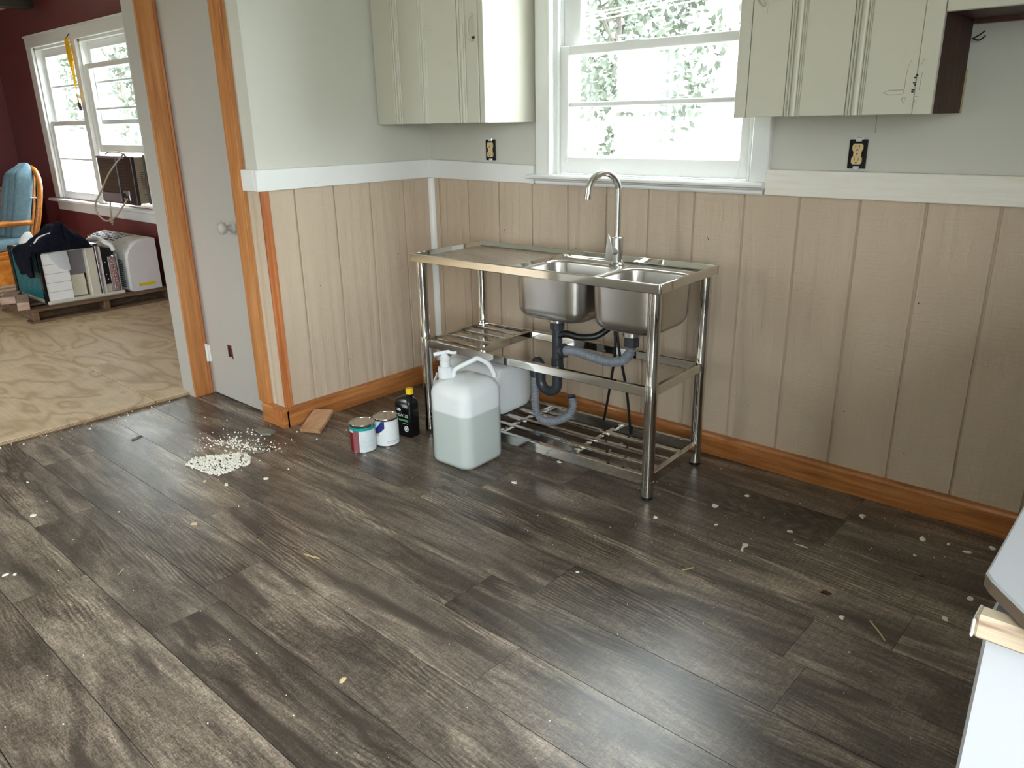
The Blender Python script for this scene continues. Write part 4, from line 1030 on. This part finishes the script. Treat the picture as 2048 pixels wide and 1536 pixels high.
MB().tube(spline([(-.20, .0, .0), (-.17, -.02, -.05), (-.13, -.04, -.12)], 12), .0065, 8).build('plug_lead', 'cord_tan', ac, 60)
pg = MB(); pg.box(-.145, -.115, -.055, -.03, -.155, -.115); pg.build('plug', 'cord_tan', ac, None, .004)
mb = MB(); mb.box(-.140, -.136, -.045, -.04, -.175, -.155); mb.box(-.126, -.122, -.045, -.04, -.175, -.155); mb.build('plug_prong', 'galvanised', ac)

# ---- pallet
pal = empty('wooden_pallet', (-3.63, -.54, .019), label='weathered wooden pallet on the plywood under the old air conditioners', cat='pallet')
PX = .60
for y in (-.50, -.02, .46): 
    mb = MB(); mb.box(-PX, PX, y, y+.04, .016, .078); 
    mb.build('stringer', 'pallet_wood', pal, None, .003)
for x in (-.60, -.43, -.26, -.09, .08, .25, .47): bx('deck_board', 'pallet_wood', x, x+(.10 if x < .4 else .13), -.52, .52, .078, .094, pal, .003)
for x in (-.60, -.05, .50): bx('bottom_board', 'pallet_wood', x, x+.10, -.52, .52, .0, .016, pal, .003)
ZP = .019+.094
# ---- blocks on the pallet
for (x, y, z, l, ww, h, rz, lb) in ((-3.25, -1.02, ZP, .34, .075, .055, 2.85, 'pale lumber block lying on the near corner of the pallet'), (-3.52, -1.02, ZP, .26, .10, .05, 2.7, 'second pale lumber block further back on the pallet')):
    o = bx('lumber_block', 'pale_block_wood', -l/2, l/2, -ww/2, ww/2, 0, h, None, .003); o.location = (x, y, z); o.rotation_euler = (0, 0, rz)
    tag(o, lb, 'lumber block', 'lumber blocks on the pallet')
# ---- white air conditioner cover at the back of the pallet
shell = empty('air_conditioner_cover', (-3.10, -.085, ZP), (0, 0, .03), 'white rounded air conditioner case with top grille and yellow sticker', 'air conditioner')
LX = .80
prof = [(0, 0), (0, .385)] + [(-.03-.02*0, .392)] + [(-.06, .390), (-.10, .383), (-.14, .370), (-.175, .350), (-.205, .322), (-.225, .285), (-.232, .25), (-.236, .02), (-.225, .004), (-.21, 0)]
mb = MB(); mb.loft([[Vector((-.004, y*.985, max(z*.99, .002))) for y, z in prof], [Vector((-.012, y, z)) for y, z in prof], [Vector((-LX, y, z)) for y, z in prof]])
# orient: near end is +x
mb.build('case', 'ac_white', shell, 40)
def topz(y):
    for (a, za), (b, zb_) in zip(prof[1:], prof[2:]):
        if b <= y <= a: return za+(zb_-za)*(y-a)/(b-a)
    return .25
for r_ in range(6):
    y = -.045-.022*r_
    for c_ in range(5):
        x = -.24-.105*c_ - .02*r_
        za, zb_ = topz(y), topz(y-.011)
        mb = MB(); mb.loft([[Vector((x+dx, y, za+.0008)), Vector((x+dx, y-.011, zb_+.0008)), Vector((x+dx, y-.011, zb_-.004)), Vector((x+dx, y, za-.004))] for dx in (0, -.085)])
        mb.build('grille_slot', 'hole_black' if (r_+c_) % 3 else 'dark_red_wood', shell)
mb = MB(); mb.loft([[Vector((x, y, topz(y)+.002)) for y in (-.03, -.08, -.13, -.17)] + [Vector((x, y, topz(y)-.003)) for y in (-.17, -.13, -.08, -.03)] for x in (-.07, -.20)]); mb.build('control_cover', 'ac_cream', shell, 40)
bx('sticker', 'sticker_yellow', -.0045, -.0028, -.175, -.045, .035, .058, shell)
for k in range(13): bx('side_louvre', 'grey_green_fin', -.62, -.08, -.2405, -.235, .03+k*.0165, .039+k*.0165, shell)
# ---- stripped chassis
ch = empty('air_conditioner_chassis', (-3.12, -.645, ZP), label='stripped air conditioner chassis with teal coil and cream frame on pallet', cat='air conditioner')
def hb(name, mat, x0, x1, y0, y1, z0, z1, par=ch, bv=.002): return bx(name, mat, x0, x1, y0+.645, y1+.645, z0-ZP, z1-ZP, par, bv)
hb('base_tray', 'ac_cream', -.62, .02, -.905, -.365, ZP, .140, ch, .008)
side_p = hb('side_panel', 'ac_panel_white', -.60, .0, -.895, -.722, .140, .475)
for z in (.20, .265, .33, .395): hb('panel_seam', 'ac_grey', -.001, .0012, -.893, -.724, z, z+.002, side_p, 0)
hb('blower_box', 'ac_grey', -.55, -.04, -.722, -.60, .30, .485); hb('blower_cover', 'ac_cream', -.55, -.025, -.715, -.62, .145, .30)
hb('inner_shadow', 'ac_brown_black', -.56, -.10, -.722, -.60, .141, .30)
hb('post', 'ac_cream', -.06, .012, -.60, -.535, .135, .500, ch, .004)
hb('metal_strip', 'galvanised', -.01, .018, -.530, -.512, .120, .492, ch, .002)
for z in (.20, .28, .36, .44): MB().lathe([(.005, 0), (.005, .003)], 10, T(.018, -.521+.645, z-ZP) @ RY(PI/2)).build('rivet', 'ink_dark', ch, 40)
hb('edge_flange', 'ac_white', -.01, .014, -.510, -.494, .135, .48)
mb = MB(); mb.loft([[Vector((x, y+.645, z-ZP)) for y, z in ((-.494, .200), (-.448, .200), (-.43, .40), (-.40, .415), (-.40, .455), (-.494, .48))] for x in (-.40, -.004)]); mb.build('insulation_panel', 'hole_black', ch)
for y, z in ((-.470, .36), (-.474, .27), (-.466, .235)): MB().lathe([(.004, 0), (.004, .002)], 10, T(-.004, y+.645, z-ZP) @ RY(PI/2)).build('rivet', 'label_white', ch, 40)
hb('sump', 'ac_cream', -.30, -.002, -.494, -.45, .140, .198)
coil = hb('coil_end', 'galvanised', -.50, -.002, -.447, -.392, .142, .400)
for k in range(11):
    for s in (0, 1):
        y = -.436+.018*s+.006*(k % 2); z = .158+k*.0225
        MB().tube([(-.002, y+.645, z-ZP), (.010, y+.645, z-ZP+.003), (.010, y+.645+.006, z-ZP+.013), (-.002, y+.645+.006, z-ZP+.016)], .0042, 6).build('return_bend', 'copper_pink', coil, 60)
hb('coil_flange', 'galvanised', -.50, .004, -.390, -.380, .142, .41)
# finned face towards the kitchen (-y)
fc = hb('coil_face', 'teal_fin', -.585, -.02, -.902, -.896, .145, .465)
for k in range(20): hb('fin_row', 'teal_fin', -.58, -.03, -.9055, -.902, .150+k*.0155, .158+k*.0155, fc, 0)
hb('face_frame', 'black_plastic', -.635, -.585, -.912, -.89, .125, .485); hb('face_frame', 'black_plastic', -.035, .004, -.912, -.89, .125, .485)
hb('top_bar', 'black_plastic', -.635, .0, -.910, -.88, .472, .486)
hb('top_plate', 'ac_cream', -.60, -.01, -.88, -.53, .476, .486); hb('top_bracket', 'ac_brown_black', -.50, .0, -.545, -.50, .492, .504)
mb = MB(); mb.loft([[Vector((x, y+.645, z-ZP)) for x, y, z in row] for row in ([(.003, -.84, .47), (.006, -.78, .492), (.004, -.72, .494)], [(.010, -.83, .43), (.016, -.775, .44), (.008, -.715, .43)], [(.005, -.78, .36), (.012, -.755, .35), (.006, -.712, .34)])], False, False, False); mb.build('plastic_wrap', 'clear_wrap', ch, 60)
MB().tube(spline([(-.25, .18, .39), (-.12, .20, .41), (-.03, .20, .395), (.0, .235, .37), (.005, .25, .33)], 24), .018, 10).build('air_duct', 'ac_white', ch, 60)
# ---- navy jacket draped over the chassis
def jacket():
    vs, fs = [], []; nx, ny = 44, 46
    for i in range(nx+1):
        for k in range(ny+1):
            u, v = i/nx, k/ny                       # u: depth in -x, v: y from -.97 to -.53
            x = -3.09 - .36*u; y = -.945 + .40*v
            e = min(1, 4*u*(1-u)*1.25) ** .5
            hump = .25*math.exp(-((v-.58)/.17)**2) + .10*math.exp(-((v-.84)/.13)**2) + .11*math.exp(-((v-.30)/.15)**2)
            z = .487 + hump*e*(.75+.25*math.sin(5*u+2)) + .02*noise.noise(Vector((x*11, y*11, 0))) + .01*noise.noise(Vector((x*30, y*30, 3)))
            if v < .18: z -= (.18-v)/.18 * .17 * (1.0 if .12 < u < .9 else .4); y = -.925 - .035*math.sin(min(1, (.18-v)/.18*1.2)*PI*.8) 
            rim = min(u, 1-u, 1-v)
            if rim < .05: z = max(.486, z - (.05-rim)*1.6)
            if u < .2 and v < .62 and v > .18: z = min(z, .49+.7*u)
            vs.append((x, y, z)); 
    for i in range(nx):
        for k in range(ny):
            a = i*(ny+1)+k; fs.append((a, a+1, a+ny+2, a+ny+1))
    me = bpy.data.meshes.new('jacket_cloth'); me.from_pydata(vs, [], fs); me.materials.append(MATS['navy_fleece'])
    for p in me.polygons: p.use_smooth = True
    o = bpy.data.objects.new('jacket_cloth', me); COL.objects.link(o)
    s = o.modifiers.new('cloth_thickness', 'SOLIDIFY'); s.thickness = .012; s.offset = 1
    return o
jk = empty('navy_jacket', (-3.33, -.74, .487), label='dark navy jacket with cream piping heaped on the stripped chassis', cat='jacket')
jo = jacket(); jo.parent = jk; jo.matrix_parent_inverse = jk.matrix_basis.inverted() if False else Matrix.Translation((3.33, .74, -.487))
mbp = MB(); mbp.tube(spline([(-3.16, -.90, .55), (-3.17, -.86, .585), (-3.18, -.80, .600), (-3.19, -.74, .61), (-3.20, -.70, .625)], 30), .006, 8)
o = mbp.build('cream_piping', 'white_cloth', jk, 60); o.matrix_parent_inverse = Matrix.Translation((3.33, .74, -.487))
mbp = MB(); mbp.tube(spline([(-3.15, -.93, .535), (-3.13, -.905, .505), (-3.11, -.88, .50), (-3.12, -.845, .505)], 20), .011, 8)
o = mbp.build('cuff_stripe', 'white_cloth', jk, 60); o.matrix_parent_inverse = Matrix.Translation((3.33, .74, -.487))

# ---- glider chair
gc = empty('glider_chair', (-4.75, -.75, .019), (0, 0, .05), 'oak glider chair with blue tufted cushions beside the maroon wall', 'chair')
# local: faces -y, width along x
def gb(name, mat, x0, x1, y0, y1, z0, z1, par=gc, bv=.004): return bx(name, mat, x0, x1, y0, y1, z0, z1, par, bv)
for s in (-1, 1):
    bs = gb('base_panel', 'chair_oak', s*.27-.018, s*.27+.018, -.30, .26, .02, .27)
    gb('base_runner', 'chair_oak', s*.27-.03, s*.27+.03, -.36, .32, .0, .03)
    gb('base_moulding', 'chair_oak', s*.27-.028, s*.27+.028, -.33, .29, .27, .30)
    arm = MB().tube(spline([(s*.29, .24, .545), (s*.295, .05, .55), (s*.30, -.20, .555), (s*.30, -.36, .548)], 20), lambda t: .022+.006*t, 10).build('armrest', 'chair_oak', gc, 60)
    for y in (-.28, -.14):
        pr_ = [(.012, .30), (.016, .33), (.011, .35), (.018, .38), (.013, .40), (.017, .42), (.012, .44), (.019, .47), (.013, .49), (.016, .51), (.012, .545)]
        MB().lathe(pr_, 12, T(s*.285, y, 0)).build('spindle', 'chair_oak', arm, 60)
gb('base_stretcher', 'chair_oak', -.25, .25, -.06, .02, .06, .12); gb('seat_frame', 'chair_oak', -.26, .26, -.30, .24, .29, .325)
# bent back bow
bow = [(-.25, .22, .32), (-.285, .29, .55), (-.29, .345, .76), (-.25, .375, .88), (-.15, .395, .955), (0, .405, .98), (.15, .395, .955), (.25, .375, .88), (.29, .345, .76), (.285, .29, .55), (.25, .22, .32)]
MB().tube(spline(bow, 70), .022, 10).build('back_bow', 'chair_oak', gc, 60)
for x in (-.15, -.05, .05, .15): MB().tube([(x*.9, .235, .32), (x, .33, .65), (x, .39, .96)], .011, 8).build('back_spindle', 'chair_oak', gc, 60)
# seat cushion
rs = [ring(.50*s, .52*s, .06, z, 6, 0, -.04) for z, s in ((.325, .93), (.335, .98), (.37, 1.0), (.405, .97), (.42, .86))]
MB().loft(rs).build('seat_cushion', 'blue_cushion_fabric', gc, 60)
# back cushion with vertical rolls
vs, fs = [], []; nu, nv = 48, 26
def bk(u, v, side):
    z = .42 + .585*v; wdt = .205*(1 - max(0, (v-.72)/.28)**2.2*.55); x = (u*2-1)*wdt
    edge = max(0, 1-abs(u*2-1)**4)
    roll = .034*abs(math.sin(u*PI*4))**.7 * (1 - .5*max(0, (v-.8)/.2)) + .01*edge
    top = max(0, (v-.9)/.1)
    yb_ = .225 + .16*v
    th = (.035 + .055*edge + roll)*(1-top*.75)
    return (x, yb_ - (th if side else .0), z + (.0 if v < 1 else .012*edge))
for side in (1, 0):
    for i in range(nu+1):
        for k in range(nv+1): vs.append(bk(i/nu, k/nv, side))
off = (nu+1)*(nv+1); st = nv+1
for i in range(nu):
    for k in range(nv):
        a = i*st+k; fs.append((a, a+st, a+st+1, a+1)); a += off; fs.append((a, a+1, a+st+1, a+st))
for k in range(nv):
    fs.append((k, k+1, off+k+1, off+k)); a = nu*st+k; fs.append((a+1, a, off+a, off+a+1))
for i in range(nu):
    a = i*st; fs.append((a+st, a, off+a, off+a+st)); a = i*st+nv; fs.append((a, a+st, off+a+st, off+a))
me = bpy.data.meshes.new('back_cushion'); me.from_pydata(vs, [], fs); me.materials.append(MATS['blue_cushion_fabric'])
for p in me.polygons: p.use_smooth = True
o = bpy.data.objects.new('back_cushion', me); COL.objects.link(o); o.parent = gc
tk = MB(); tk.tube(spline([(.20, .30, .74), (.235, .34, .735), (.27, .36, .70)], 8), .006, 6); tk.build('cushion_tie', 'white_cloth', o, 60)
# white cloth on the chair
mb = MB(); mb.loft([[Vector((x, y, z)) for x, y, z in r_] for r_ in ([(-3.86, -.80, .49), (-3.84, -.74, .50), (-3.83, -.69, .49)], [(-3.88, -.79, .56), (-3.86, -.73, .585), (-3.85, -.68, .56)], [(-3.95, -.78, .55), (-3.93, -.73, .57), (-3.92, -.68, .55)], [(-3.96, -.79, .488), (-3.95, -.74, .488), (-3.94, -.68, .488)])], True, True, False) if False else None
cw = MB(); cw.loft([ring(.10, .10, .03, .4865, 4, -3.68, -.79), ring(.11, .11, .04, .51, 4, -3.68, -.79), ring(.08, .07, .03, .545, 4, -3.69, -.78), ring(.03, .03, .01, .575, 4, -3.69, -.77)])
tag(cw.build('white_rag', 'white_cloth', None, 50), 'crumpled white rag behind the navy jacket', 'rag')
# ---- dark wooden dresser behind the chair
ds = empty('dresser', (-5.78, -.62, .019), label='dark brown wooden dresser in the living room corner behind the chair', cat='dresser')
bx('dresser_body', 'dresser_wood', -.30, .30, -.5, .42, .04, .76, ds, .004); bx('dresser_top', 'dresser_wood', -.33, .33, -.53, .45, .76, .79, ds, .006); bx('plinth', 'dresser_wood', -.28, .28, -.48, .40, .0, .04, ds)
for z in (.08, .30, .52):
    d_ = bx('drawer', 'dresser_wood', .30, .315, -.46, .38, z, z+.19, ds, .004)
    for y in (-.2, .12): MB().lathe([(.016, .0), (.012, .012), (.018, .022), (.004, .028)], 12, T(.315, y, z+.095) @ RY(PI/2)).build('knob', 'tin_lid', d_, 50)
# ---- fly ribbon in the left window
vs, fs = [], []
pts = [(-4.19, -.06, 1.995, .035, 0), (-4.175, -.06, 1.95, .034, .1), (-4.165, -.06, 1.85, .026, .5), (-4.160, -.06, 1.74, .012, 1.2), (-4.158, -.06, 1.66, .010, 2.0), (-4.165, -.06, 1.60, .022, 2.7), (-4.165, -.06, 1.54, .024, 3.0), (-4.155, -.06, 1.505, .012, 3.14)]
mb = MB(); rings = []
for x, y, z, w_, a in pts:
    dx, dy = math.cos(a)*w_, math.sin(a)*w_; nx_, ny_ = -math.sin(a)*.0012, math.cos(a)*.0012
    rings.append([Vector((x-dx-nx_, y-dy-ny_, z)), Vector((x+dx-nx_, y+dy-ny_, z)), Vector((x+dx+nx_, y+dy+ny_, z)), Vector((x-dx+nx_, y-dy+ny_, z))])
fb = empty('fly_ribbon', (-4.19, -.06, 2.0), label='twisted yellow ribbon hanging in front of the living room window', cat='ribbon')
mb.loft(rings); o = mb.build('ribbon', 'tape_yellow', fb); o.matrix_parent_inverse = Matrix.Translation((4.19, .06, -2.0))
o = MB().tube([(-4.155, -.06, 1.51), (-4.15, -.06, 1.445)], .012, 8).build('ribbon_tube', 'ink_dark', fb, 40); o.matrix_parent_inverse = Matrix.Translation((4.19, .06, -2.0))
o = MB().tube([(-4.19, -.06, 1.99), (-4.18, -.03, 2.03)], .003, 6).build('hook_wire', 'ink_dark', fb, 40); o.matrix_parent_inverse = Matrix.Translation((4.19, .06, -2.0))
